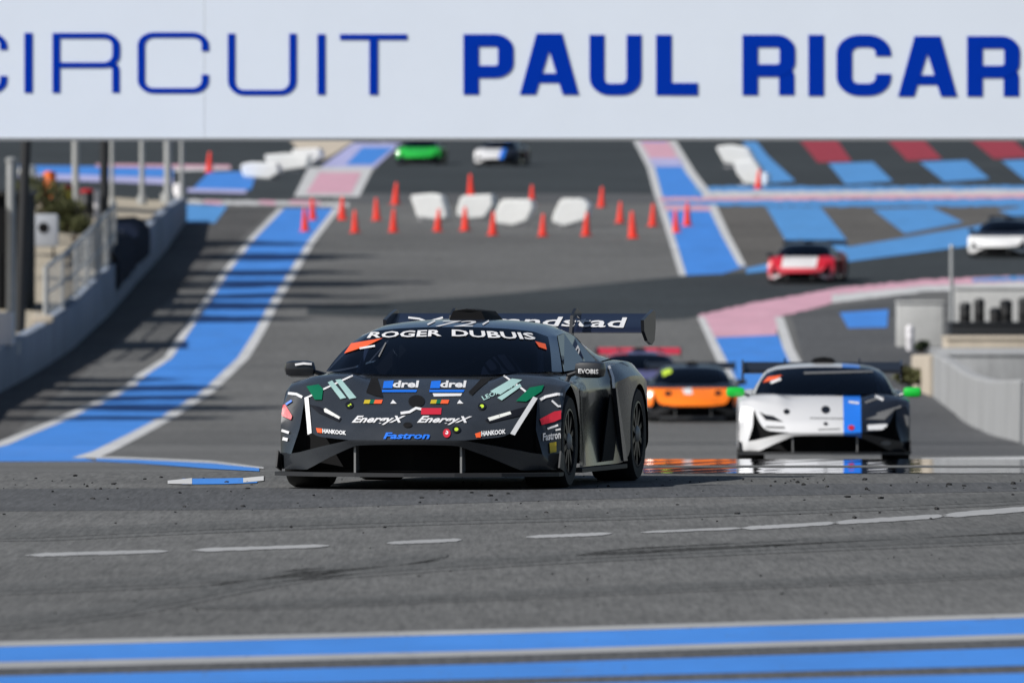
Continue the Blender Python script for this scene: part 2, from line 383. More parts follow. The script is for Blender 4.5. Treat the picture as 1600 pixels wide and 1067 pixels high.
# tyre marks in the foreground
for pts, w0 in (([(-100, 925), (300, 908), (560, 893), (800, 875), (1200, 855), (1700, 836)], 5), ([(-100, 985), (200, 955), (430, 903), (700, 868)], 6),
                ([(900, 868), (1300, 846), (1700, 822)], 4), ([(-50, 842), (500, 815), (1100, 800), (1700, 775)], 5), ([(300, 950), (900, 925), (1700, 890)], 4)):
    for _ in range(3):
        q = [pts[0]]
        for (ax, ay), (bx, by) in zip(pts, pts[1:]): q += [(ax*.75+bx*.25, ay*.75+by*.25), (ax*.25+bx*.75, ay*.25+by*.75)]
        pts = q+[pts[-1]]
    n_ = len(pts)-1
    for sc_ in (1.9, .9):
        band('tyre_mark', [(x, r-w0*sc_*min(1, .15+i/6, .15+(n_-i)/6)) for i, (x, r) in enumerate(pts)], [(x, r+w0*sc_*min(1, .15+i/6, .15+(n_-i)/6)) for i, (x, r) in enumerate(pts)], M['rubber_mark'] if sc_ < 1 else M['rubber_faint'], .0045 if sc_ > 1 else .008, 60)

# heat mirage: glossy film added past the crest, tilted to mirror the cars
mm = bpy.data.materials.new('mirage'); mm.use_nodes = True
_n = mm.node_tree.nodes; _l = mm.node_tree.links; _n.clear()
_t = _n.new('ShaderNodeBsdfTransparent'); _g = _n.new('ShaderNodeBsdfGlossy'); _g.inputs['Roughness'].default_value = .015; _g.inputs[0].default_value = (.88, .89, .91, 1)
_f = _n.new('ShaderNodeFresnel'); _f.inputs[0].default_value = 1.33; _x = _n.new('ShaderNodeMixShader'); _o = _n.new('ShaderNodeOutputMaterial')
_l.new(_t.outputs[0], _x.inputs[1]); _l.new(_g.outputs[0], _x.inputs[2]); _l.new(_x.outputs[0], _o.inputs[0])
_c = _n.new('ShaderNodeTexCoord'); _mp = _n.new('ShaderNodeMapping'); _mp.inputs['Scale'].default_value = (.5, .55, 1); _l.new(_c.outputs['Object'], _mp.inputs[0])
_z = _n.new('ShaderNodeTexNoise'); _z.inputs['Scale'].default_value = 1.0; _z.inputs['Detail'].default_value = 3; _l.new(_mp.outputs[0], _z.inputs['Vector'])
_r = _n.new('ShaderNodeMapRange'); _r.inputs[1].default_value = .24; _r.inputs[2].default_value = .40; _l.new(_z.outputs[0], _r.inputs[0])
_q = _n.new('ShaderNodeMath'); _q.operation = 'MULTIPLY'; _l.new(_f.outputs[0], _q.inputs[0]); _l.new(_r.outputs[0], _q.inputs[1]); _l.new(_q.outputs[0], _x.inputs[0])
def mirage(d0, d1, z0, s, xa, xb):
    V = []; nx = 60; ny = 12
    for j in range(ny+1):
        d = d0+(d1-d0)*j/ny
        for i in range(nx+1):
            x = xa+(xb-xa)*i/nx
            V.append((x*d, d, z0+s*(d-d0)+.0004*math.sin(x*9000+j)))
    Fc = [(j*(nx+1)+i, j*(nx+1)+i+1, (j+1)*(nx+1)+i+1, (j+1)*(nx+1)+i) for j in range(ny) for i in range(nx)]
    o = mk('mirage_film', V, Fc, mm, ground, ang=60); return o
MIR = [(103.9, 112.0, gz(103.9)+.006, -.0141), (118.5, 131, -.217, -.0141)]
for d0, d1, z0, s in MIR: mirage(d0, d1, z0, s, px(1005, 1), px(1800, 1))

# rubber crumbs beside the racing line
bm = bmesh.new()
for i in range(230):
    x = random.uniform(-40, 1640); row = random.choice((random.gauss(752, 8), random.gauss(775, 16), random.uniform(745, 960)))
    if row < 744: row = 744 + random.random()*8
    p = gp(x, row); s = random.choice((.005, .006, .008, .010, .013)) * (1.2 if x > 1150 else .9)
    if row > 860: s *= .6
    r = bmesh.ops.create_icosphere(bm, subdivisions=1, radius=s, matrix=Matrix.Translation(p+Vector((0, 0, s*.5))) @ Matrix.Rotation(random.random()*6, 4, 'Z') @ Matrix.Diagonal((random.uniform(.8, 2), 1, random.uniform(.5, 1), 1)))
    for v in r['verts']: v.co += Vector((random.uniform(-.3, .3), random.uniform(-.3, .3), random.uniform(-.2, .2)))*s
tag(bm_obj('rubber_crumbs', bm, M['black_rubber']), 'scattered black rubber crumbs on the asphalt of the crest', 'rubber', kind='stuff')

# ------------------------------------------------------------------ gantry sign
GD = 235.0
gx = lambda x: px(x, GD); gzz = lambda r: zrow(r, GD)
gantry = tag(empty('gantry_sign', (0, GD, gz(GD))), 'white overhead gantry sign with blue lettering spanning the track', 'sign')
GO = Vector((0, GD, gz(GD)))
def gpart(name, V, Fc, m, ang=None): return mk(name, [(x, y-GO.y, z-GO.z) for x, y, z in V], Fc, m, gantry, ang)
def gbox(name, x0, x1, y0, y1, z0, z1, m, bev=0):
    bm = bmesh.new(); box(bm, x0, x1, y0-GO.y, y1-GO.y, z0-GO.z, z1-GO.z, bev); return bm_obj(name, bm, m, gantry)
ZB, ZT = gzz(215.5), gzz(-40)
gbox('panel', gx(-130), gx(319.3), GD, GD+.10, ZB, ZT, M['sign_white'])
gbox('panel', gx(319.9), gx(1730), GD, GD+.10, ZB, ZT, M['sign_white'])
gbox('lower_rail', gx(-130), gx(1730), GD-.02, GD+.28, gzz(220.5), ZB-.002, M['alu'])
gbox('upper_rail', gx(-130), gx(1730), GD+.0, GD+.28, ZT+.002, ZT+.12, M['alu'])
for sx in (gx(-150), gx(1752)):
    gbox('tower', sx-.18, sx+.18, GD-.05, GD+.35, gz(GD)-.05, ZT+.4, M['steel'], .02)
for i in range(12):
    xa = gx(-130)+(gx(1730)-gx(-130))*i/12; xb = gx(-130)+(gx(1730)-gx(-130))*(i+1)/12
    bm = bmesh.new(); up = i % 2
    tube(bm, Vector((xa, GD+.22, ZB if up else ZT))-GO, Vector((xb, GD+.22, ZT if up else ZB))-GO, .035, n=8)
    bm_obj('brace', bm, M['steel'], gantry)
class Glyph:
    def __init__(s): s.V, s.F, s.k = [], [], 0
    def prism(s, poly):                         # (px,row) outline extruded off the panel
        s.k += 1; t = .012+.0025*(s.k % 3); k = len(s.V); n = len(poly)
        A = sum(a[0]*b[1]-b[0]*a[1] for a, b in zip(poly, poly[1:]+poly[:1]))
        if A < 0: poly = poly[::-1]
        s.V += [(gx(x), GD-t, gzz(r)) for x, r in poly] + [(gx(x), GD-.001, gzz(r)) for x, r in poly]
        s.F.append(tuple(k+i for i in range(n)))
        for i in range(n): s.F.append((k+i, k+n+i, k+n+(i+1) % n, k+(i+1) % n))
    def rect(s, x0, x1, r0, r1): s.prism([(x0, r0), (x1, r0), (x1, r1), (x0, r1)])
    def stroke(s, pts, tx, ty):                 # open path swept with a pen tx wide and ty high
        L, R = [], []
        for i, p in enumerate(pts):
            a = pts[max(i-1, 0)]; b = pts[min(i+1, len(pts)-1)]
            dx, dy = b[0]-a[0], b[1]-a[1]; l = math.hypot(dx, dy) or 1; nx, ny = -dy/l, dx/l
            L.append((p[0]+nx*tx/2, p[1]+ny*ty/2)); R.append((p[0]-nx*tx/2, p[1]-ny*ty/2))
        s.prism(L+R[::-1])
    def done(s):
        me = gpart('letter', s.V, s.F, M['sign_blue'])
        bm = bmesh.new(); bm.from_mesh(me.data); bmesh.ops.recalc_face_normals(bm, faces=bm.faces); bm.to_mesh(me.data); bm.free(); return me
def arc(cx, cy, rx, ry, a0, a1, n=7): return [(cx+rx*math.cos(math.radians(a0+(a1-a0)*i/n)), cy+ry*math.sin(math.radians(a0+(a1-a0)*i/n))) for i in range(n+1)]
def letC(x0, x1, r0, r1, tx, ty, rr, open0, open1):
    a, b, c, d = x0+tx/2, x1-tx/2, r0+ty/2, r1-ty/2; g = Glyph()
    g.stroke([(b, open0)] + arc(b-rr, c+rr*.8, rr, rr*.8, 0, -90) + arc(a+rr, c+rr*.8, rr, rr*.8, -90, -180) + arc(a+rr, d-rr*.8, rr, rr*.8, 180, 90) + arc(b-rr, d-rr*.8, rr, rr*.8, 90, 0) + [(b, open1)], tx, ty); g.done()
def letU(x0, x1, r0, r1, tx, ty, rr):
    a, b, d = x0+tx/2, x1-tx/2, r1-ty/2; g = Glyph()
    g.stroke([(a, r0), (a, d-rr*.9-1)] + arc(a+rr, d-rr*.9, rr, rr*.9, 180, 90) + arc(b-rr, d-rr*.9, rr, rr*.9, 90, 0) + [(b, r0)], tx, ty); g.done()
def letI(x0, x1, r0, r1): g = Glyph(); g.rect(x0, x1, r0, r1); g.done()
def bowl(g, x0, x1, r0, rb, tx, ty, rr):
    b, c, d = x1-tx/2, r0+ty/2, rb-ty/2; rr = min(rr, (d-c)/2*1.2)
    g.stroke([(x0+tx*.6, c)] + arc(b-rr, c+rr*.8, rr, rr*.8, -90, 0) + arc(b-rr, d-rr*.8, rr, rr*.8, 0, 90) + [(x0+tx*.6, d)], tx, ty)
def letP(x0, x1, r0, r1, rb, tx, ty, rr, leg=None):
    g = Glyph(); g.rect(x0, x0+tx, r0, r1); bowl(g, x0, x1, r0, rb, tx, ty, rr)
    if leg:
        b = leg[0]; q = rb-ty/2
        g.stroke([(b-tx*.9, q)] + arc(b-tx*.5, q+8, tx*.5, 8, -90, 0, 4) + [(b, r1)], tx, ty)
    g.done()
def letA(x0, x1, r0, r1, ta, leg, c0, c1):
    g = Glyph(); xc = (x0+x1)/2
    g.prism([(xc-ta/2, r0), (xc+2, r0), (xc+2, r0+20), (x0+leg, r1), (x0, r1)])
    g.prism([(xc-2, r0), (xc+ta/2, r0), (x1, r1), (x1-leg, r1), (xc-2, r0+20)])
    g.rect(x0+leg*.95, x1-leg*.95, c0, c1); g.done()
letC(-100, 11, 52, 146, 11, 8, 20, 78, 119)
letI(38, 50.5, 52, 145)
letP(82, 187, 52, 145, 106, 11.5, 8, 20, leg=(181, 0))
letC(215, 326, 51, 146, 11, 8, 20, 80, 117)
letU(356, 463, 53, 149, 11, 8, 20)
letI(496, 508, 54, 148)
g = Glyph(); g.rect(531, 636, 54, 62.5); g.rect(577, 590, 60, 148); g.done()
letP(724, 802, 54, 148, 122, 24, 19, 17)
letA(812, 904, 53, 148, 40, 25, 115, 130)
letU(921, 1002, 55, 149, 23, 18, 20)
g = Glyph(); g.rect(1025, 1049, 55, 149); g.rect(1047, 1090, 130, 149); g.done()
letP(1160, 1242, 55, 149, 120, 24, 19, 17, leg=(1229, 0))
letI(1263, 1287, 55, 150)
letC(1307, 1392, 55, 150, 24, 19, 24, 88, 116)
letA(1403, 1495, 57, 151, 40, 25, 118, 133)
letP(1511, 1593, 57, 151, 122, 24, 19, 17, leg=(1580, 0))
g = Glyph(); g.rect(1615, 1639, 57, 151); bowl(g, 1615, 1697, 57, 151, 24, 19, 30); g.done()

# ------------------------------------------------------------------ side walls, fences, verge things
def wall(name, path, h, th, m, label, side):
    """concrete wall along ground points; each cast length is its own part"""
    root = tag(empty(name, (path[0].x, path[0].y, path[0].z)), label, 'wall'); O = root.location
    for i, (a, b) in enumerate(zip(path, path[1:])):
        ha, hb = (h[i], h[i+1])
        d = Vector((b.x-a.x, b.y-a.y, 0)).normalized(); nrm = Vector((d.y, -d.x, 0))*th*side
        a2, b2 = a+d*.012, b-d*.012
        V = []
        for p, hh in ((a2, ha), (b2, hb)):
            for q, z in ((p, -.3), (p, hh-.03), (p+nrm*.12, hh), (p+nrm*.88, hh), (p+nrm, hh-.03), (p+nrm, -.3)):
                V.append(Vector((q.x, q.y, p.z+z))-O)
        Fc = [(k, k+1, k+7, k+6) for k in range(5)] + [(0, 5, 4, 3, 2, 1), (6, 7, 8, 9, 10, 11)]
        mk('wall_block', V, Fc, m, root, recalc=True)
    return root
def resample(pts, hs, step):
    out, ho = [pts[0]], [hs[0]]
    for (a, b), (ha, hb) in zip(zip(pts, pts[1:]), zip(hs, hs[1:])):
        n = max(1, round((b-a).length/step))
        for i in range(1, n+1):
            p = a.lerp(b, i/n); out.append(Vector((p.x, p.y, gz(p.y)))); ho.append(ha+(hb-ha)*i/n)
    return out, ho
LWALL = [(-170, 690), (-60, 645), (0, 613), (69, 575), (115, 544), (173, 490), (215, 440), (261, 390), (292, 346)]
LH = [1.05, 1.02, 1.0, 1.02, 1.08, 1.2, 1.3, 1.25, .85]
wp, wh = resample([gp(x, r) for x, r in LWALL], LH, 6.0)
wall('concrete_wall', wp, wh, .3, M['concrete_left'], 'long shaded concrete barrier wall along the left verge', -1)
def wx(d):                                     # wall line at a distance
    for a, b in zip(wp, wp[1:]):
        if a.y <= d <= b.y: return a.x+(b.x-a.x)*(d-a.y)/(b.y-a.y)
    return wp[0].x if d < wp[0].y else wp[-1].x
def wtop(d):
    for i, (a, b) in enumerate(zip(wp, wp[1:])):
        if a.y <= d <= b.y: return gz(d)+wh[i]+(wh[i+1]-wh[i])*(d-a.y)/(b.y-a.y)
    return gz(d)+1
# bank behind the left wall
V = []; dd = [245+i*4 for i in range(63)]; off = [.32, 1.2, 3, 7, 15, 60]
for d in dd:
    for k, o_ in enumerate(off):
        V.append((wx(d)-o_, d, wtop(d)-.12+min(.25, o_*.04)+random.uniform(-.05, .05)*(k > 0)))
Fc = [(j*6+i, (j+1)*6+i, (j+1)*6+i+1, j*6+i+1) for j in range(len(dd)-1) for i in range(5)]
tag(mk('verge', V, Fc, M['sand'], ang=60), 'pale gravel bank behind the left barrier wall', kind='structure')
def vz(d): return wtop(d)-.1
def post(name, x, rt, rb, d, r, m, label, cat='pole', group=None, lean=0, xt=None):
    base = Vector((px(x, d), d, zrow(rb, d))); e = tag(empty(name, base), label, cat, group)
    top = Vector((px(xt if xt is not None else x, d), d, zrow(rt, d)))-base
    bm = bmesh.new(); tube(bm, (0, 0, -.25), top, r, r*.92, 14); bm_obj('shaft', bm, m, e, 40)
    bm = bmesh.new(); tube(bm, (0, 0, -.25), (0, 0, .06), r*1.9, n=14); bm_obj('base_collar', bm, m, e, 40)
    bm = bmesh.new(); lathe(bm, [(r*1.12, 0), (r*1.12, .05), (r*.5, .09)], 14, Matrix.Translation(top)); bm_obj('cap', bm, m, e, 40)
    return e
post('pole', 17, 252, 536, 329, .115, M['steel'], 'bright galvanised pole at the left edge of the picture')
post('pole', 163, -60, 442, 405, .13, M['dark_steel'], 'tall black pole rising from the left barrier wall to the sign')
post('pole', 118, 175, 345, 452, .12, M['steel'], 'grey pole between the yellow marker and the red-topped bin')
post('pole', 30, 130, 520, 338, .13, M['dark_steel'], 'black leaning post just right of the bright left pole', xt=44)
for i, (x, w_, lab) in enumerate(((175, .07, 'thin grey fence post just right of the tall black pole'), (222, .09, 'thin grey fence post midway along the gravel bank'),
                                  (262, .13, 'thick grey fence post left of the pale bollard'), (284, .07, 'thin grey fence post above the pale bollard'))):
    d = 470+i*6
    post('fence_post', x, 185, 307+[8, 2, -2, -2][i], d, w_, M['steel'], lab, 'post', 'grey posts on the gravel bank')
# mesh fence panel on the wall
FA, FB = 344.0, 398.0
fo = Vector((wx(FA)-.15, FA, wtop(FA))); fence = tag(empty('mesh_fence', fo), 'grey steel mesh fence panel standing on the left wall', 'fence')
def fp(t, z):
    d = FA+(FB-FA)*t; return Vector((wx(d)-.15, d, wtop(d)+z))-fo
fh = lambda t: 1.28+.25*t
NP = 6
for i in range(NP+1):
    t = i/NP; bm = bmesh.new(); tube(bm, fp(t, 0), fp(t, fh(t)), .07 if i == 0 else .045, n=10); bm_obj('post', bm, M['steel'], fence, 40)
for i in range(NP):
    a, b = i/NP, (i+1)/NP
    for z0, z1, r in ((fh(a), fh(b), .05), (.12, .12, .035), (.62, .66, .03)):
        bm = bmesh.new(); tube(bm, fp(a, z0), fp(b, z1), r, n=8); bm_obj('rail', bm, M['steel'], fence, 40)
bm = bmesh.new()
for i in range(54):
    t = (i+.5)/54; tube(bm, fp(t, .1), fp(t, fh(t)), .010, n=5)
for k in range(1, 12):
    for i in range(NP):
        a, b = i/NP, (i+1)/NP; tube(bm, fp(a, .1+(fh(a)-.1)*k/12), fp(b, .1+(fh(b)-.1)*k/12), .008, n=5)
tag(bm_obj('wire_mesh', bm, M['steel'], fence), kind='stuff')
# concrete ledge blocks at the foot of the fence
for d, lab in ((342.5, 'pale concrete block at the near foot of the mesh fence'), (325.0, 'white block at the left edge beside the bright pole')):
    e = tag(empty('concrete_block', (wx(d)-.15, d, wtop(d))), lab, 'block')
    bm = bmesh.new(); box(bm, -.26, .26, -.6, .6, -.02, .16 if d > 330 else .72, .03); bm_obj('body', bm, M['white_plastic'] if d < 330 else M['beige'], e, 30)
    for yy in (-.2, .2):
        bm = bmesh.new(); tube(bm, (-.12, yy, .15), (-.12, yy, .22 if d > 330 else .8), .03, n=8); bm_obj('lifting_lug', bm, M['steel'], e)
# navy tarpaulin over the wall at the black pole
d0, d1 = 392, 432
e = tag(empty('tarpaulin', (wx(400), 400, wtop(400))), 'dark navy tarpaulin draped over the wall beside the black pole', 'tarpaulin'); V = []
for j in range(17):
    d = d0+(d1-d0)*j/16; hgt = .6*math.sin(math.pi*min(1, (j+3)/14))**.6 if j < 13 else .35
    for k, (ox, zz) in enumerate(((.06, -.75), (.07, -.2), (.05, .02), (-.1, hgt*.6), (-.4, hgt), (-1.0, hgt*.9), (-1.6, .1))):
        V.append(Vector((wx(d)+ox+random.uniform(-.03, .03)*(k != 0 and k > 2), d, wtop(d)+zz+random.uniform(-.05, .05)))-Vector(e.location))
mk('sheet', V, [(j*7+i, (j+1)*7+i, (j+1)*7+i+1, j*7+i+1) for j in range(16) for i in range(6)], M['navy'], e, ang=70)
for j in (2, 6, 10):
    bm = bmesh.new(); tube(bm, V[j*7+4]+Vector((0, 0, -.02)), V[j*7+4]+Vector((0, .0, .1)), .03, n=8); bm_obj('eyelet', bm, M['steel'], e)
# equipment box with a round dark opening
bd = 372.0; e = tag(empty('equipment_box', at(68, 386, bd)), 'grey equipment box with a dark round opening behind the mesh fence', 'box')
bm = bmesh.new(); box(bm, -.38, .38, 0, .5, 0, .86, .09); bm_obj('housing', bm, M['grey_box'], e, 40)
bm = bmesh.new(); lathe(bm, [(.12, -.02), (.17, -.02), (.17, .012), (.12, .012)], 20, Matrix.Translation((0, 0, .5)) @ Matrix.Rotation(math.pi/2, 4, 'X')); bm_obj('opening_rim', bm, M['grey_box'], e, 40)
bm = bmesh.new(); tube(bm, (0, -.018, .5), (0, .03, .5), .14, n=20); bm_obj('opening', bm, M['matt_black'], e)
for sx in (-.25, .25):
    bm = bmesh.new(); tube(bm, (sx, .25, -.5), (sx, .25, .02), .03); bm_obj('leg', bm, M['dark_steel'], e)
# dark marshal hut
e = tag(empty('hut', (px(-28, 352), 356, vz(352))), 'dark marshal hut at the left edge behind the pole', 'hut')
bm = bmesh.new(); box(bm, -.9, 1.08, -3, 3, -.2, 2.95, .03); bm_obj('wall', bm, M['matt_black'], e)
bm = bmesh.new(); box(bm, -1.1, 1.13, -3.2, 3.2, 2.955, 3.05, .02); bm_obj('roof', bm, M['dark_steel'], e)
bm = bmesh.new(); box(bm, -.5, .4, -3.04, -2.98, -.1, 1.5, .01); bm_obj('door', bm, M['black'], e)
bm = bmesh.new(); box(bm, .6, .86, -3.05, -2.985, .9, 1.4, .01); bm_obj('window', bm, M['black'], e)
# leaves
def leafball(bm, c, rad, n, size, sq=(1, 1, .8)):
    for i in range(n):
        v = Vector((random.gauss(0, 1), random.gauss(0, 1), random.gauss(0, 1))); v.normalize(); v *= rad*random.uniform(.35, 1)**.6
        p = Vector(c)+Vector((v.x*sq[0], v.y*sq[1], v.z*sq[2]))
        a = Vector((random.gauss(0, 1), random.gauss(0, 1), random.gauss(0, 1))).normalized()*size*random.uniform(.6, 1.3)
        b = a.orthogonal().normalized()*size*.5
        q = [bm.verts.new(p-a), bm.verts.new(p+b), bm.verts.new(p+a), bm.verts.new(p-b)]; bm.faces.new(q)
def shrub(x, row, d, rad, m, label, n=700):
    base = Vector((px(x, d), d, zrow(row, d)))
    e = tag(empty('shrub', base), label, 'shrub', 'shrubs on the left bank'); bm = bmesh.new()
    for k in range(6): leafball(bm, (random.uniform(-.6, .6)*rad, random.uniform(-.5, .5)*rad, rad*random.uniform(.4, .9)), rad*.6, n//4, .08)
    bm_obj('leaves', bm, m, e)
    bm = bmesh.new()
    for k in range(6): tube(bm, (0, 0, -.3), (random.uniform(-.5, .5)*rad, random.uniform(-.4, .4)*rad, rad*.8), .02, .008, 6)
    bm_obj('stems', bm, M['bark'], e)
shrub(62, 340, 420, .95, M['olive'], 'olive shrub above the grey equipment box')
shrub(96, 348, 424, .6, M['olive'], 'small olive shrub below the yellow marker')
shrub(116, 368, 408, .45, M['olive'], 'low olive tuft at the top of the mesh fence')
shrub(1418, 606, 322, .38, M['olive'], 'small dark shrub at the far end of the right wall', 400)
# small coloured things on the bank
def drum(name, x, row, d, r, h, m, m2, label, cat):
    e = tag(empty(name, at(x, row, d)), label, cat)
    bm = bmesh.new(); lathe(bm, [(r*.92, -.3), (r*.95, .02), (r, .06), (r, h*.48), (r*1.04, h*.5), (r, h*.52), (r, h-.04), (r*.9, h)], 18); bm_obj('body', bm, m, e, 40)
    bm = bmesh.new(); lathe(bm, [(r*1.06, h-.03), (r*1.06, h+.04), (r*.7, h+.1), (r*.25, h+.11)], 18); bm_obj('lid', bm, m2, e, 40)
    return e
drum('marker_barrel', 78, 296, 462, .20, .48, M['orange'], M['orange'], 'small orange barrel at the far left of the bank', 'barrel')
drum('marker_post', 107, 330, 446, .14, .72, M['yellow'], M['red_plastic'], 'yellow marker post with red top left of the grey pole', 'marker')
drum('bin', 136, 336, 448, .22, .72, M['black'], M['red_plastic'], 'black bin with dark red lid right of the grey pole', 'bin')
drum('bollard', 153, 340, 446, .13, .75, M['white_plastic'], M['white_plastic'], 'white round bollard beside the tall black pole', 'bollard')
drum('bollard', 279, 320, 492, .19, .62, M['white_plastic'], M['white_plastic'], 'pale pinkish bollard at the far end of the left wall', 'bollard')
drum('bollard', 1422, 541, 354, .10, .42, M['white_plastic'], M['white_plastic'], 'short bright white bollard before the concrete block on the right', 'bollard')
# right-hand wall
RWALL = [(1750, 712), (1640, 703), (1600, 694), (1574, 686), (1533, 672), (1491, 645), (1458, 620)]
RH = [1.05, 1.05, 1.06, 1.05, 1.02, 1.0, .97]
wp2, wh2 = resample([gp(x, r) for x, r in RWALL], RH, 5.0)
wall('concrete_wall', wp2, wh2, .3, M['concrete'], 'sunlit pale concrete barrier wall curving along the right verge', 1)
a_ = gp(1457, 619); b_2 = gp(1424, 606)
wall('concrete_wall', [Vector((a_.x-.05, a_.y+.1, a_.z)), Vector((b_2.x, b_2.y, b_2.z))], [.93, .75], .3, M['beige'], 'short beige return wall at the far end of the right wall', 1)
def slab(name, x0, x1, r0, r1, d, dep, m, label, cat, bev=.03, cap=None):
    e = tag(empty(name, Vector((px((x0+x1)/2, d), d, zrow(r1, d)))), label, cat); hw = (px(x1, d)-px(x0, d))/2; h = zrow(r0, d)-zrow(r1, d)
    bm = bmesh.new(); box(bm, -hw, hw, 0, dep, -.4, h, bev); bm_obj('body', bm, m, e, 30)
    bm = bmesh.new(); box(bm, -hw-.02, hw+.02, -.03, dep+.02, h+.002, h+.06, .015); bm_obj('coping', bm, cap or m, e, 30)
    return e
slab('terrace', 1476, 1760, 556, 600, 326, 12, M['concrete'], 'grey concrete terrace step behind the right wall', 'terrace')
slab('ledge', 1480, 1780, 531, 556, 339, 4, M['beige'], 'long beige concrete ledge above the grey terrace', 'ledge')
slab('plinth', 1486, 1790, 508, 532, 346, 3, M['black'], 'low black plinth under the black drums', 'plinth')
slab('parapet', 1492, 1800, 452, 520, 356, .4, M['pale'], 'pale concrete parapet behind the black drums', 'wall')
slab('concrete_cube', 1402, 1474, 474, 548, 357, 1.2, M['pale'], 'large pale concrete block at the end of the pink kerb', 'block', .05)
for i, (x, rt, w_, lab) in enumerate(((1508, 474, .14, 'black drum nearest the thin pole'), (1530, 468, .13, 'second black drum from the thin pole'), (1556, 482, .15, 'third and shortest black drum on the plinth'),
                             (1572, 470, .15, 'fourth black drum from the thin pole'), (1600, 466, .14, 'black drum at the right edge of the picture'))):
    dd_ = 347.5; drum('drum', x, 507, dd_, w_, zrow(rt, dd_)-zrow(507, dd_)-.08, M['black_rubber'], M['black'], lab, 'drum')['group'] = 'black drums on the right plinth'
post('pole', 1487, 388, 545, 350, .055, M['steel'], 'thin grey pole beside the pale concrete block on the right')
# fallen foliage below block
shrub(1440, 548, 352, .18, M['leaf_dark'], 'low dark tuft at the foot of the pale concrete block', 200)

# trees on the bank beyond the left edge, throwing their shade across the verge
def pine(x, d, h, label):
    e = tag(empty('pine_tree', (x, d, gz(d)+.6)), label, 'tree', 'pine trees on the left bank'); bm = bmesh.new()
    tube(bm, (0, 0, -.5), (.1, .1, h*.55), .22, .14, 10); tube(bm, (.1, .1, h*.54), (0, 0, h*.9), .14, .05, 8)
    tips = []
    for k in range(9):
        a = k*2.4; z = h*random.uniform(.5, .75); r = h*.22*random.uniform(.7, 1.1)
        t = Vector((math.cos(a)*r, math.sin(a)*r, z+h*.15)); tube(bm, (.05, .05, z), t, .06, .02, 6); tips.append(t)
    bm_obj('trunk', bm, M['bark'], e, 40); bm = bmesh.new()
    for t in tips+[Vector((0, 0, h*.92)), Vector((.3, -.2, h*.85))]: leafball(bm, t, h*.12, 460, .25, (1.15, 1.15, .62))
    bm_obj('crown', bm, M['leaf_dark'], e)
for i, (x, d, h) in enumerate(((-14.4, 297, 6.6), (-15.2, 305, 8.0), (-15.0, 313, 7.0), (-14.6, 321, 6.6), (-14.9, 328, 5.6), (-17.0, 376, 10), (-17.2, 388, 12), (-17.0, 399, 10.5), (-17.4, 412, 12), (-17.6, 424, 10.5), (-18.2, 440, 11.5), (-18.8, 455, 11))):
    pine(x, d, h, 'pine tree on the bank beyond the left edge, %s nearest to the camera' % ['first', 'second', 'third', 'fourth', 'fifth', 'sixth', 'seventh', 'eighth', 'ninth', 'tenth', 'eleventh', 'twelfth'][i])
for i, (d, h, x) in enumerate(((302, 6.6, -13.2), (309.5, 5.0, -13.0), (316, 5.2, -12.9), (324, 4.6, -12.8), (330, 4.2, -12.9))):
    base = Vector((x, d, gz(d)+.9)); e = tag(empty('banner_mast', base), 'banner mast beyond the left edge, %s from the camera' % ('nearest', 'second', 'third', 'fourth', 'farthest')[i], 'mast', 'banner masts on the left bank')
    bm = bmesh.new(); tube(bm, (0, 0, -.5), (0, 0, h), .07, .05, 10); bm_obj('shaft', bm, M['steel'], e, 40)
    if i: bm = bmesh.new(); box(bm, .09, .75, -.012, .012, h*.25, h-.1); bm_obj('banner', bm, M['navy'], e)

# ------------------------------------------------------------------ cones and foam blocks
def cone_meshes():
    bm = bmesh.new(); lathe(bm, [(.135, .035), (.132, .07), (.105, .3), (.068, .6), (.045, .76), (.028, .78)], 18); me1 = bpy.data.meshes.new('cone_body'); bm.to_mesh(me1); bm.free(); me1.materials.append(M['cone_red']); shade(me1, 40)
    bm = bmesh.new(); box(bm, -.155, .155, -.155, .155, 0, .035, .012); me2 = bpy.data.meshes.new('cone_base'); bm.to_mesh(me2); bm.free(); me2.materials.append(M['cone_red'])
    return me1, me2
cm1, cm2 = cone_meshes()
ORD = ['first', 'second', 'third', 'fourth', 'fifth', 'sixth', 'seventh', 'eighth', 'ninth', 'tenth', 'eleventh', 'twelfth', 'thirteenth']
front = [(477, 362), (555, 364), (615, 363), (684, 362), (727, 361), (770, 368), (848, 370), (916, 369), (989, 373), (1057, 364)]
back = [(489, 344), (535, 344), (589, 345), (618, 320), (736, 305), (832, 322), (940, 324), (969, 349), (1020, 354), (1074, 354)]
lone = [(327, 270, 'lone red-orange cone at the upper left behind the kerb'), (1185, 296, 'lone red-orange cone beside the white foam row at the upper right')]
def cone(x, row, label):
    d = rd(row); e = tag(empty('traffic_cone', (px(x, d), d, gz(d)+.006), random.random()), label, 'cone', 'red-orange cones on the track')
    for nm, me in (('cone_body', cm1), ('cone_base', cm2)):
        o = bpy.data.objects.new(nm, me); C.objects.link(o); o.parent = e
    e.rotation_euler = (random.uniform(-.05, .05), random.uniform(-.05, .05), random.random())
    s = 1.15 if x in (327, 989) else random.uniform(.95, 1.05); e.scale = (s, s, s)
for L_, nm in ((front, 'front'), (back, 'back')):
    for i, (x, r) in enumerate(sorted(L_)): cone(x, r, 'red-orange traffic cone, %s from the left in the %s row' % (ORD[i], nm))
for x, r, lab in lone: cone(x, r, lab)
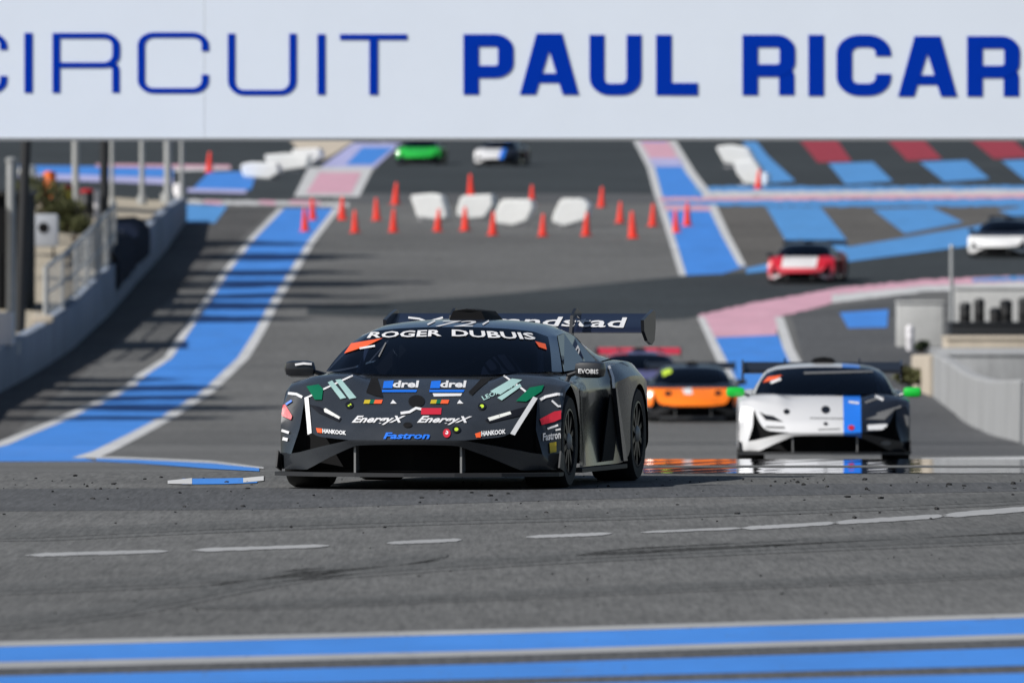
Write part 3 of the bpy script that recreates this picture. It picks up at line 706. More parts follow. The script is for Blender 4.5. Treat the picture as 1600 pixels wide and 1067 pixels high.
def foam(outline, dep, label, group, d=None):
    rb = max(r for x, r in outline); d = d or rd(rb); xc = sum(x for x, r in outline)/len(outline)
    base = Vector((px(xc, d), d, zrow(rb, d)+.012)); e = tag(empty('foam_block', base), label, 'foam block', group)
    bm = bmesh.new(); k = F/d
    lo = [bm.verts.new(((x-xc)/k, 0, (rb-r)/k)) for x, r in outline]; f = bm.faces.new(lo)
    r_ = bmesh.ops.extrude_face_region(bm, geom=[f]); vs = [v for v in r_['geom'] if isinstance(v, bmesh.types.BMVert)]
    bmesh.ops.translate(bm, verts=vs, vec=(.15, dep, 0)); bmesh.ops.recalc_face_normals(bm, faces=bm.faces)
    bmesh.ops.bevel(bm, geom=list(bm.edges), offset=.05, segments=2, affect='EDGES')
    bm_obj('body', bm, M['foam'], e, 40)
    xs_ = [x for x, r in outline]; w_ = (max(xs_)-min(xs_))/k
    bm = bmesh.new(); box(bm, -w_*.32, w_*.3, .1, dep*.8, -.008, .03); bm_obj('base_pad', bm, M['white_plastic'], e)
foam([(640, 306), (672, 303), (690, 306), (697, 328), (699, 341), (684, 345), (652, 341), (647, 325)], .7, 'white foam block, leftmost of the four among the cones', 'white foam blocks among the cones')
foam([(720, 307), (768, 304), (771, 320), (757, 341), (730, 344), (713, 338), (714, 326)], .7, 'white foam block, second from the left among the cones', 'white foam blocks among the cones')
foam([(783, 312), (829, 312), (833, 324), (823, 346), (800, 354), (776, 350), (771, 338)], .7, 'white foam block, third from the left among the cones', 'white foam blocks among the cones')
foam([(876, 311), (910, 311), (921, 322), (914, 345), (880, 355), (862, 348), (864, 336)], .7, 'white foam block, rightmost of the four among the cones', 'white foam blocks among the cones')
foam([(375, 258), (392, 254), (432, 256), (437, 270), (420, 281), (380, 277)], 1.2, 'low white foam block nearest the blue patch at upper left', 'white foam blocks at upper left')
foam([(412, 243), (445, 240), (482, 243), (478, 262), (440, 268), (420, 262)], 1.2, 'white foam block in the middle of the upper left group', 'white foam blocks at upper left')
foam([(455, 234), (498, 232), (503, 244), (486, 258), (462, 258)], 1.2, 'white foam block at the top of the upper left group', 'white foam blocks at upper left')
foam([(1118, 230), (1140, 227), (1168, 232), (1178, 250), (1166, 262), (1132, 256)], 1.2, 'larger white foam block at the top of the upper right group', 'white foam blocks at upper right')
foam([(1146, 252), (1178, 250), (1190, 268), (1184, 290), (1164, 288), (1150, 270)], 1.0, 'tall white foam block in front of the upper right group', 'white foam blocks at upper right')
foam([(1186, 272), (1198, 270), (1201, 282), (1196, 292), (1186, 290)], .6, 'smallest white foam block beside the lone cone at upper right', 'white foam blocks at upper right')
foam([(28, 262), (48, 258), (52, 272), (44, 280), (30, 276)], .8, 'white foam block beside the bright pole at far left', 'white foam blocks at upper left', 520)
#CARS
# ------------------------------------------------------------------ race cars
def paintmat(name, stops, rough=.32, coat=.7, zcuts=(), metal=0.0, speck=.0):
    """car paint: colour bands across the car (x), optional bands over height (z, colour)"""
    m = bpy.data.materials.new(name); m.use_nodes = True; n = m.node_tree.nodes; L = m.node_tree.links; b = n['Principled BSDF']
    b.inputs['Roughness'].default_value = rough; b.inputs['Coat Weight'].default_value = coat; b.inputs['Coat Roughness'].default_value = .08; b.inputs['Metallic'].default_value = metal
    tc = n.new('ShaderNodeTexCoord'); sp = n.new('ShaderNodeSeparateXYZ'); L.new(tc.outputs['Object'], sp.inputs[0])
    prev = None; base = stops[0][1]
    def over(prev, axis, thr, col, less=False):
        g = n.new('ShaderNodeMath'); g.operation = 'LESS_THAN' if less else 'GREATER_THAN'; L.new(sp.outputs[axis], g.inputs[0]); g.inputs[1].default_value = thr
        mx = n.new('ShaderNodeMix'); mx.data_type = 'RGBA'; L.new(g.outputs[0], mx.inputs[0])
        if prev is None: mx.inputs[6].default_value = (*base, 1)
        else: L.new(prev, mx.inputs[6])
        mx.inputs[7].default_value = (*col, 1); return mx.outputs[2]
    for thr, col in stops[1:]: prev = over(prev, 0, thr, col)
    for thr, col, less in zcuts: prev = over(prev, 2, thr, col, less)
    if speck:
        t = n.new('ShaderNodeTexNoise'); t.inputs['Scale'].default_value = 5; t.inputs['Detail'].default_value = 8; L.new(tc.outputs['Object'], t.inputs['Vector'])
        r = n.new('ShaderNodeMapRange'); r.inputs[1].default_value = .3; r.inputs[2].default_value = .7; r.inputs[3].default_value = 1-speck; r.inputs[4].default_value = 1+speck; L.new(t.outputs[0], r.inputs[0])
        mx = n.new('ShaderNodeMix'); mx.data_type = 'RGBA'; mx.blend_type = 'MULTIPLY'; mx.inputs[0].default_value = 1
        if prev is None: mx.inputs[6].default_value = (*base, 1)
        else: L.new(prev, mx.inputs[6])
        L.new(r.outputs[0], mx.inputs[7]); prev = mx.outputs[2]
        r2 = n.new('ShaderNodeMapRange'); r2.inputs[3].default_value = rough*.75; r2.inputs[4].default_value = rough*1.3; L.new(t.outputs[0], r2.inputs[0]); L.new(r2.outputs[0], b.inputs['Roughness'])
    if prev is None: b.inputs['Base Color'].default_value = (*base, 1)
    else: L.new(prev, b.inputs['Base Color'])
    return m
gm = bpy.data.materials.new('tinted_glass'); gm.use_nodes = True; M['glass'] = gm
_n = gm.node_tree.nodes; _l = gm.node_tree.links; _n.clear()
_t = _n.new('ShaderNodeBsdfTransparent'); _t.inputs[0].default_value = (.20, .25, .36, 1); _g = _n.new('ShaderNodeBsdfGlossy'); _g.inputs['Roughness'].default_value = .03; _g.inputs[0].default_value = (.8, .88, 1, 1)
_f = _n.new('ShaderNodeFresnel'); _f.inputs[0].default_value = 1.5; _x = _n.new('ShaderNodeMixShader'); _o = _n.new('ShaderNodeOutputMaterial')
_l.new(_f.outputs[0], _x.inputs[0]); _l.new(_t.outputs[0], _x.inputs[1]); _l.new(_g.outputs[0], _x.inputs[2]); _l.new(_x.outputs[0], _o.inputs[0])
M['cage'] = mat('cage_tube', (.35, .36, .38), .4)
M['seat'] = mat('seat_shell', (.03, .03, .035), .6)
M['belt'] = mat('belt_webbing', (.30, .03, .03), .7)
M['side_glass'] = mat('side_glass', (.01, .02, .05), .03, spec=1.0)
M['tyre'] = mat('tyre', (.014, .014, .015), .7, noise=.25, nscale=9)
M['rim'] = mat('rim', (.02, .021, .023), .3, metal=.5)
M['carbon'] = mat('carbon', (.012, .013, .016), .35, coat=.5)
M['carbon_matt'] = mat('carbon_matt', (.022, .023, .026), .5)
M['vane'] = mat('vane', (.28, .28, .28), .45, metal=.4)
M['lamp'] = mat('lamp_lens', (.75, .76, .72), .15)
M['tail'] = mat('tail_lens', (.4, .01, .01), .2)

LIFT = .028
FWC, RWC = (.93, .325), (3.55, .335)
def arch(c, a, ry, rz, x): return (x, c[0]+ry*math.cos(math.radians(a)), c[1]+rz*math.sin(math.radians(a)))
def car_geometry():
    G = {}
    S0 = [(0, 0, .312), (.2, .008, .312), (.40, .04, .314), (.60, .13, .330), (.725, .22, .345)]
    apex = (.82, .58, .595); S0k6 = (.955, .66, .625)
    S1 = [(0, .09, .42), (.2, .10, .418), (.42, .17, .42), (.57, .31, .455), (.70, .43, .525)]
    S2 = [(0, .44, .582), (.2, .45, .578), (.38, .50, .582), (.53, .58, .632), (.68, .65, .665), (.83, .72, .690), (.965, .80, .678)]
    S3 = [(0, .75, .690), (.2, .76, .686), (.40, .80, .698), (.53, .85, .752), (.68, .90, .752), (.84, .93, .740), (.985, .96, .700)]
    S4 = [(0, 1.0, .750), (.24, 1.03, .750), (.47, 1.12, .757), (.64, 1.24, .772), (.76, 1.32, .770), (.87, 1.30, .738), (.985, 1.30, .655)]
    S5 = [(0, 1.5, .74), (.3, 1.5, .74), (.5, 1.5, .74), (.7, 1.5, .74), (.835, 1.52, .755), (.895, 1.56, .728), (.95, 1.60, .64)]
    S6 = [(0, 2.0, .74), (.3, 2.0, .74), (.5, 2.0, .74), (.7, 2.0, .74), (.84, 2.0, .765), (.88, 2.0, .73), (.905, 2.05, .62)]
    S7 = [(0, 2.6, .74), (.3, 2.6, .74), (.5, 2.6, .74), (.7, 2.6, .75), (.84, 2.6, .785), (.885, 2.6, .75), (.925, 2.6, .63)]
    S8 = [(0, 3.0, .76), (.3, 3.0, .76), (.5, 3.0, .77), (.7, 3.0, .79), (.82, 3.0, .815), (.92, 3.0, .80), (1.0, 3.0, .71)]
    S9 = [(0, 3.55, .80), (.3, 3.55, .80), (.5, 3.55, .80), (.68, 3.55, .81), (.80, 3.55, .84), (.91, 3.55, .835), (1.01, 3.55, .73)]
    S10 = [(0, 4.1, .80), (.3, 4.1, .80), (.5, 4.1, .80), (.66, 4.1, .80), (.78, 4.08, .81), (.88, 4.06, .79), (.99, 4.02, .68)]
    S11 = [(0, 4.48, .74), (.3, 4.47, .74), (.5, 4.45, .74), (.64, 4.43, .74), (.76, 4.40, .74), (.85, 4.36, .72), (.93, 4.30, .64)]
    V, Fc = [], []
    def v(p): V.append(p); return len(V)-1
    def quad(*ps): Fc.append(tuple(v(p) for p in ps))
    def strip(A, B):
        for i in range(min(len(A), len(B))-1): quad(A[i], A[i+1], B[i+1], B[i])
    strip(S0, S1); quad(S0[4], apex, S1[4])
    strip(S1, S2); quad(S1[4], apex, S2[5], S2[4]); quad(apex, S0k6, S2[6], S2[5])
    for A, B in zip((S2, S3, S8, S9, S10), (S3, S4, S9, S10, S11)): strip(A, B)
    for A, B in ((S4, S5), (S5, S6), (S6, S7), (S7, S8)): strip(A[4:], B[4:])
    fa = lambda a: arch(FWC, a, .375, .36, .987)
    ra = lambda a: arch(RWC, a, .385, .365, 1.01)
    c1, c2, c3, c3b = (.83, .45, .385), (.885, .42, .21), (.95, .50, .105), (.985, .60, .105)
    quad(apex, c1, fa(195), fa(168)); quad(apex, fa(168), fa(148), S0k6)
    quad(c1, c2, c3, fa(195)); quad(c3, c3b, fa(195))
    quad(S0k6, fa(148), fa(120), S2[6]); quad(S2[6], fa(120), fa(88), S3[6]); quad(S3[6], fa(88), fa(50), S4[6]); 
    # side between the wheels
    k7 = {4: (.985, 1.315, .36), 5: (.93, 1.60, .42), 6: (.88, 2.05, .43), 7: (.90, 2.55, .44), 8: (.99, 3.0, .50)}
    k8 = {4: (.985, 1.30, .105), 5: (.955, 1.62, .105), 6: (.945, 2.05, .105), 7: (.955, 2.6, .105), 8: (1.0, 3.12, .105)}
    ST = {4: S4, 5: S5, 6: S6, 7: S7, 8: S8}
    quad(S4[6], fa(50), fa(12), k7[4])
    for a, b in ((4, 5), (5, 6), (6, 7), (7, 8)):
        quad(ST[a][6], k7[a], k7[b], ST[b][6]); quad(k7[a], k8[a], k8[b], k7[b])
    quad(S8[6], k7[8], ra(165), ra(140)); quad(S8[6], ra(140), ra(90), S9[6]); quad(k7[8], k8[8], ra(200), ra(165))
    quad(S9[6], ra(90), ra(45), S10[6]); quad(S10[6], ra(45), ra(10), S11[6])
    r1 = (.97, 4.0, .16); r2 = (.90, 4.36, .2)
    quad(S11[6], ra(10), ra(-15), r2); quad(ra(-15), r1, r2)
    # rear face
    quad((0, 4.5, .2), (.90, 4.36, .2), S11[6], S11[5]); quad((0, 4.5, .2), S11[5], S11[4], S11[3]); quad((0, 4.5, .2), S11[3], S11[2], S11[1]); quad((0, 4.5, .2), S11[1], S11[0])
    # lip over the grille and the two sloping blades
    quad((0, 0, .312), (.2, .008, .312), (.19, .02, .283), (0, .012, .283)); quad((.2, .008, .312), (.40, .04, .314), (.36, .05, .276), (.19, .02, .283))
    bi, bo, bb, bl = (.40, .04, .314), (.885, .42, .21), (.75, .31, .104), (.36, .05, .276)
    bm_ = (.62, .19, .27)
    quad(bi, bm_, (.56, .17, .195), bl); quad(bm_, bo, bb, (.56, .17, .195)); quad(bo, c3, (.86, .43, .104), bb)
    quad(bi, (.42, .16, .312), (.62, .32, .272), bm_); quad(bm_, (.62, .32, .272), (.87, .50, .21), bo)   # top of blade
    G['body'] = (V, Fc)
    # black core behind the openings
    V, Fc = [], []
    quad((0, .30, .60 - .12), (0, .30, .09), (.80, .52, .09), (.80, .52, .56)); quad((.80, .52, .09), (.80, .52, .56), (.80, .62, .56), (.80, .62, .09))
    quad((0, .02, .10), (0, .35, .10), (.86, .6, .10), (.75, .32, .10))
    quad((.74, .62, .56), (.74, .55, .1), (.62, 1.36, .1), (.62, 1.36, .70), (.68, .85, .68)); quad((.62, 1.36, .72), (.62, 1.36, .1), (.94, 1.36, .1), (.94, 1.36, .62))
    quad((.60, 3.1, .76), (.60, 3.1, .1), (.60, 4.0, .1), (.60, 4.0, .76)); quad((.60, 3.14, .1), (.60, 3.14, .74), (.96, 3.14, .68), (.96, 3.14, .1)); quad((.6, 4.0, .15), (.6, 4.0, .74), (.93, 3.98, .6), (.93, 3.98, .15))
    strip([(0, .98, .742), (.45, 1.10, .745), (.74, 1.30, .75)], [(0, 1.35, .735), (.45, 1.40, .735), (.80, 1.5, .735)]); strip([(0, 1.35, .735), (.45, 1.40, .735), (.80, 1.5, .735)], [(0, 1.40, .45), (.45, 1.45, .45), (.84, 1.55, .45)]); quad((0, 1.4, .45), (.84, 1.55, .45), (.84, 2.98, .45), (0, 2.98, .45)); quad((0, 2.98, .45), (.82, 2.98, .45), (.82, 2.98, .80), (.6, 2.98, .98), (0, 2.98, 1.06)); quad((.84, 1.55, .45), (.86, 1.55, .74), (.86, 2.98, .78), (.84, 2.98, .45))
    quad((0, .4, .12), (.7, .5, .12), (.7, 4.4, .12), (0, 4.4, .12))
    G['core'] = (V, Fc)
    # windscreen
    WB = [(0, .95, .750), (.25, .97, .752), (.5, 1.03, .758), (.68, 1.12, .768), (.80, 1.24, .772)]
    WT = [(0, 1.70, 1.078), (.22, 1.71, 1.075), (.42, 1.73, 1.065), (.57, 1.77, 1.047), (.665, 1.83, 1.010)]
    RT = [(0, 1.9, 1.108), (.22, 1.9, 1.105), (.42, 1.92, 1.094), (.56, 1.95, 1.073), (.655, 2.0, 1.033)]
    def grid(A, B, k, bulge):
        rows = []
        for j in range(k+1):
            t = j/k; bu = bulge*math.sin(math.pi*t)
            rows.append([(a[0]+(b[0]-a[0])*t+bu*.3*a[0], a[1]+(b[1]-a[1])*t-bu*.5, a[2]+(b[2]-a[2])*t+bu) for a, b in zip(A, B)])
        return rows
    V, Fc = [], []; R = grid(WB, WT, 5, .022)
    for A, B in zip(R, R[1:]): strip(A, B)
    G['windscreen'] = (V, Fc)
    # roof, pillars and engine cover
    V, Fc = [], []
    AP0, AP1 = (.835, 1.45, .768), (.695, 2.0, 1.014)
    edge = [r[-1] for r in R]; outer = [(AP0[0]+(AP1[0]-AP0[0])*j/5, AP0[1]+(AP1[1]-AP0[1])*j/5, AP0[2]+(AP1[2]-AP0[2])*j/5+.012*math.sin(math.pi*j/5)) for j in range(6)]
    strip(edge, outer); strip(WT, RT); quad(WT[-1], AP1, RT[-1]); quad(edge[0], (.80, 1.34, .762), AP0)
    R3 = [(0, 2.35, 1.138), (.22, 2.35, 1.135), (.42, 2.35, 1.122), (.56, 2.35, 1.098), (.65, 2.38, 1.055)]
    R4 = [(0, 2.95, 1.11), (.22, 2.95, 1.106), (.42, 2.95, 1.09), (.56, 2.95, 1.06), (.65, 2.95, 1.01)]
    R5 = [(0, 3.6, .985), (.2, 3.6, .98), (.39, 3.6, .965), (.53, 3.6, .935), (.65, 3.6, .86)]
    R6 = [(0, 4.35, .83), (.2, 4.35, .825), (.37, 4.35, .815), (.5, 4.3, .80), (.62, 4.2, .79)]
    strip(RT, R3); quad(RT[-1], AP1, (.672, 2.42, 1.03), R3[-1]); strip(R3, R4); quad(R3[-1], (.672, 2.42, 1.03), R4[-1]); strip(R4, R5); strip(R5, R6)
    W2, W3 = (.842, 2.42, .788), (.82, 2.95, .82)
    quad(R4[-1], W3, (.80, 3.55, .84), R5[-1]); quad(R5[-1], (.80, 3.55, .84), (.78, 4.1, .805), R6[-1])
    G['roof'] = (V, Fc)
    V, Fc = [], []
    strip([(.838, 1.50, .770), W2, (.822, 2.9, .82)], [(.696, 2.03, 1.012), (.674, 2.42, 1.027), (.652, 2.90, 1.010)])
    G['side_window'] = (V, Fc)
    return G
CG = car_geometry()
def subd(o, lev, sharp=28):
    me = o.data; bm = bmesh.new(); bm.from_mesh(me); bmesh.ops.recalc_face_normals(bm, faces=bm.faces)
    lay = bm.edges.layers.float.get('crease_edge') or bm.edges.layers.float.new('crease_edge')
    for e in bm.edges:
        if len(e.link_faces) != 2: e[lay] = .85
        else:
            a = math.degrees(e.calc_face_angle(0)); e[lay] = 0 if a < 9 else (.5 if a < 19 else .9)
    bm.to_mesh(me); bm.free()
    md = o.modifiers.new('s', 'SUBSURF'); md.levels = lev; md.render_levels = lev; md.boundary_smooth = 'PRESERVE_CORNERS'
    bpy.context.view_layer.update(); dg = bpy.context.evaluated_depsgraph_get(); nm = bpy.data.meshes.new_from_object(o.evaluated_get(dg))
    o.modifiers.clear(); o.data = nm; nm.name = o.name
    return o
SUBC = {}
def tri(o, ang):
    bm = bmesh.new(); bm.from_mesh(o.data); bmesh.ops.triangulate(bm, faces=bm.faces); bm.to_mesh(o.data); bm.free()
    if ang: shade(o.data, ang)
    return o
def mirror_geo(name, m, parent, ang, rec=True):
    V, Fc = CG[name]
    if name in SUBC:
        me = SUBC[name].copy(); me.materials.clear(); me.materials.append(m); o = bpy.data.objects.new(name, me); C.objects.link(o); o.parent = parent; return o
    o = mk(name, V, Fc, m, None, None, mirror=True)
    if name in ('body', 'roof', 'windscreen'): subd(o, 2)
    tri(o, ang); SUBC[name] = o.data; o.parent = parent; return o
def plate(bm, outline, axis, a, b):
    """flat plate: outline of 2D points extruded along axis from a to b"""
    def P(u, w, t): return {'x': (t, u, w), 'y': (u, t, w), 'z': (u, w, t)}[axis]
    A = [bm.verts.new(P(u, w, a)) for u, w in outline]; B = [bm.verts.new(P(u, w, b)) for u, w in outline]; n = len(outline)
    bm.faces.new(A); bm.faces.new(B[::-1])
    for i in range(n): bm.faces.new((A[i], B[i], B[(i+1) % n], A[(i+1) % n]))
    bmesh.ops.recalc_face_normals(bm, faces=bm.faces)
WH = {}
def wheel_mesh(r, w):
    if (r, w) in WH: return WH[(r, w)]
    rot = Matrix.Rotation(math.pi/2, 4, 'Y'); out = []
    bm = bmesh.new(); lathe(bm, [(r*.68, -w/2+.03), (r*.72, -w/2+.004), (r*.93, -w/2), (r*.985, -w/2+.025), (r, -w/2+.06), (r, w/2-.06), (r*.985, w/2-.025), (r*.93, w/2), (r*.72, w/2-.004), (r*.68, w/2-.03)], 36, rot); out.append(('tyre', bm, 'tyre', 40))
    bm = bmesh.new(); lathe(bm, [(r*.69, w/2-.05), (r*.70, w/2-.004), (r*.66, w/2-.002), (r*.64, w/2-.06), (r*.2, w/2-.07)], 32, rot); out.append(('rim', bm, 'rim', 40))
    for k in range(10):
        bm = bmesh.new(); a = 2*math.pi*k/10
        box(bm, -.055, -.012, -.016-.006, .016, .05, r*.67); bmesh.ops.transform(bm, matrix=Matrix.Translation((w/2, 0, 0)) @ Matrix.Rotation(a, 4, 'X'), verts=bm.verts); out.append(('spoke', bm, 'rim', 0))
    bm = bmesh.new(); lathe(bm, [(.06, w/2-.06), (.06, w/2-.01), (.035, w/2+.008)], 16, rot); out.append(('centre_nut', bm, 'vane', 40))
    res = []
    for nm, b, mn, ang in out:
        me = bpy.data.meshes.new(nm); b.to_mesh(me); b.free(); me.materials.append(M[mn])
        if ang: shade(me, ang)
        res.append((nm, me))
    WH[(r, w)] = res; return res
def car(loc, rz, label, pm, roofm=None, wing_m=None, mirror_m=None, blade_dark=False, lamp_m=None, detail=True, pitch=0):
    e = tag(empty('race_car', loc), label, 'race car', 'race cars on the circuit'); e.rotation_euler = (pitch, 0, rz)
    roofm = roofm or pm; wing_m = wing_m or M['carbon']; mirror_m = mirror_m or M['carbon']
    P = {}
    P['body'] = mirror_geo('body', pm, e, 26)
    P['core'] = mirror_geo('core', M['matt_black'], P['body'], None); P['core'].name = 'duct_lining'
    P['windscreen'] = mirror_geo('windscreen', M['glass'], e, 60)
    P['roof'] = mirror_geo('roof', roofm, e, 30)
    V, Fc = CG['side_window']
    for sx in (1, -1):
        mk('side_window', [(x*sx, y, z) for x, y, z in V], [f if sx > 0 else f[::-1] for f in Fc], M['side_glass'], e, 60)
    # splitter
    bm = bmesh.new(); o = [(0, -.05), (.35, -.02), (.66, .08), (.93, .30), (1.0, .42), (1.0, .60), (.9, .60), (.9, 1.2)]
    plate(bm, o+[(-x, y) for x, y in o[::-1] if x > 0], 'z', .062, .088); P['splitter'] = bm_obj('splitter', bm, M['carbon_matt'], e)
    for sx in (-1, 1):
        bm = bmesh.new(); plate(bm, [(.10, .089), (.10, .278), (.20, .30), (.24, .089)], 'x', sx*.372-.007, sx*.372+.007); bm_obj('vane', bm, M['vane'], e)
        bm = bmesh.new(); plate(bm, [(.44, .12), (.62, .09), (.62, .20), (.50, .235)], 'x', sx*.995-.006, sx*.995+.006); bm_obj('canard', bm, M['carbon_matt'], e)
        # side fin and intake ahead of the rear wheel
        bm = bmesh.new(); plate(bm, [(2.30, .13), (2.62, .60), (2.98, .52), (3.06, .13)], 'x', sx*.962-.004, sx*.962+.004); bm_obj('side_intake', bm, M['matt_black'], e)
        bm = bmesh.new(); plate(bm, [(2.66, .64), (2.72, .64), (3.14, .12), (2.98, .12)], 'x', sx*.985-.014, sx*.985+.014); bm_obj('side_fin', bm, pm, e)
        bm = bmesh.new(); plate(bm, [(1.32, .07), (3.12, .07), (3.12, .10), (1.32, .10)], 'x', sx*.90-.09*0-(.0), sx*1.0) ; bm_obj('side_skirt', bm, M['carbon_matt'], e)
        # mirror
        bm = bmesh.new(); box(bm, -.108, .108, -.06, .07, -.058, .058, .05)
        bmesh.ops.transform(bm, matrix=Matrix.Translation((sx*1.03, 1.46, .785)) @ Matrix.Rotation(-.12*sx, 4, 'Z'), verts=bm.verts); mo = bm_obj('mirror', bm, mirror_m, e, 50); P['mirror%d' % sx] = mo
        bm = bmesh.new(); tube(bm, (sx*.86, 1.52, .74), (sx*.96, 1.48, .775), .018, .014, 8); bm_obj('mirror_arm', bm, M['carbon'], mo)
        # tail lamp
        bm = bmesh.new(); box(bm, sx*.55-.16, sx*.55+.16, 4.42, 4.455, .60, .66, .008); bm_obj('tail_lamp', bm, M['tail'], e)
    if detail:
        for sx in (-1, 1):
            bm = bmesh.new(); tube(bm, (sx*.70, 1.42, .5), (sx*.60, 1.86, .99), .022, n=8); bm_obj('roll_cage', bm, M['cage'], e, 40)
            bm = bmesh.new(); tube(bm, (sx*.58, 2.55, .5), (sx*.54, 2.5, 1.04), .022, n=8); bm_obj('roll_cage', bm, M['cage'], e, 40)
        bm = bmesh.new(); tube(bm, (-.54, 2.5, 1.04), (.54, 2.5, 1.04), .022, n=8); bm_obj('roll_cage', bm, M['cage'], e, 40)
        bm = bmesh.new(); tube(bm, (-.57, 2.52, .62), (.50, 2.5, 1.02), .02, n=8); bm_obj('roll_cage', bm, M['cage'], e, 40)
        bm = bmesh.new(); plate(bm, [(-.24, .46), (.24, .46), (.26, .74), (.20, .80), (.17, .93), (-.17, .93), (-.20, .80), (-.26, .74)], 'y', 2.28, 2.40); bmesh.ops.translate(bm, verts=bm.verts, vec=(.36, 0, 0)); so = bm_obj('seat', bm, M['seat'], e)
        bm = bmesh.new(); box(bm, .26, .30, 2.268, 2.278, .5, .86); bm_obj('seat_belt', bm, M['belt'], so)
        bm = bmesh.new(); box(bm, .42, .46, 2.268, 2.278, .5, .86); bm_obj('seat_belt', bm, M['belt'], so)
        bm = bmesh.new(); lathe(bm, [(.12, -.015), (.15, -.015), (.15, .015), (.12, .015)], 20, Matrix.Translation((.36, 1.72, .74)) @ Matrix.Rotation(math.pi/2-.3, 4, 'X')); bm_obj('steering_wheel', bm, M['seat'], e, 40)
    # roof scoop
    V = [(-.17, 2.02, 1.10), (.17, 2.02, 1.10), (.15, 2.02, 1.185), (-.15, 2.02, 1.185), (-.2, 2.7, 1.10), (.2, 2.7, 1.10), (.14, 2.6, 1.19), (-.14, 2.6, 1.19), (0, 3.3, 1.0), (0, 2.02, 1.20)]
    V = [(-.13, 2.30, 1.12), (-.10, 2.30, 1.185), (0, 2.28, 1.2), (.10, 2.30, 1.185), (.13, 2.30, 1.12), (-.19, 2.75, 1.10), (-.12, 2.75, 1.18), (0, 2.75, 1.195), (.12, 2.75, 1.18), (.19, 2.75, 1.10), (0, 3.35, 1.02)]
    mk('roof_scoop', V, [(0, 1, 6, 5), (1, 2, 7, 6), (2, 3, 8, 7), (3, 4, 9, 8), (5, 6, 10), (6, 7, 10), (7, 8, 10), (8, 9, 10), (4, 3, 2, 1, 0)], M['matt_black'], e, 40)
    # rear wing
    WU = .032
    prof = [(4.12, .985), (4.13, 1.0), (4.2, 1.028), (4.32, 1.062), (4.43, 1.095), (4.50, 1.118), (4.495, 1.105), (4.40, 1.06), (4.28, 1.01), (4.18, .978)]
    bm = bmesh.new(); plate(bm, [(y, z+WU) for y, z in prof], 'x', -.925, .925); P['wing'] = bm_obj('rear_wing', bm, wing_m, e, 40)
    for sx in (-1, 1):
        bm = bmesh.new(); plate(bm, [(y, z+WU-.005) for y, z in ((4.08, 1.08), (4.10, 1.0), (4.24, .93), (4.42, .90), (4.53, .93), (4.57, 1.02), (4.57, 1.13), (4.50, 1.15), (4.30, 1.12))], 'x', sx*.938-.012, sx*.938+.012); bm_obj('end_plate', bm, M['carbon'], P['wing'])
        bm = bmesh.new(); plate(bm, [(3.85, .79), (3.98, .79), (4.05, 1.09), (4.14, 1.14), (4.32, 1.11), (4.34, 1.16), (4.14, 1.19), (4.0, 1.14)], 'x', sx*.44-.011, sx*.44+.011); bm_obj('swan_neck', bm, M['carbon'], P['wing'])
    # wheels
    for (cy, cz), r, w_, xo in ((FWC, .325, .29, .985), (RWC, .335, .31, 1.005)):
        for sx in (1, -1):
            we = empty('wheel', (sx*(xo-w_/2), cy, r-.003-LIFT)); we.parent = e
            if sx < 0: we.rotation_euler = (0, 0, math.pi)
            for nm, me in wheel_mesh(r, w_):
                if not detail and nm in ('spoke', 'centre_nut'): continue
                q = bpy.data.objects.new(nm, me); C.objects.link(q); q.parent = we
    # lower diffuser
    bm = bmesh.new()
    plate(bm, [(-.8, 4.1), (.8, 4.1), (.75, 4.5), (-.75, 4.5)], 'z', .13, .15); bm_obj('diffuser', bm, M['carbon_matt'], e)
    e['_'] = 0; del e['_']
    return e, P
bpy.context.view_layer.update()
def bvh_of(e, names=None):
    bpy.context.view_layer.update(); Vv, Ff = [], []; inv = e.matrix_world.inverted()
    def walk(o):
        for ch in o.children:
            if ch.type == 'MESH' and ch.name.split('.')[0] not in ('roll_cage', 'seat', 'seat_belt', 'steering_wheel', 'lettering', 'duct_lining', 'spoke', 'rim', 'tyre', 'side_intake'):
                k = len(Vv); Mx = inv @ ch.matrix_world
                Vv.extend(Mx @ v.co for v in ch.data.vertices); Ff.extend(tuple(k+i for i in p.vertices) for p in ch.data.polygons)
            walk(ch)
    walk(e); return BVHTree.FromPolygons(Vv, Ff)
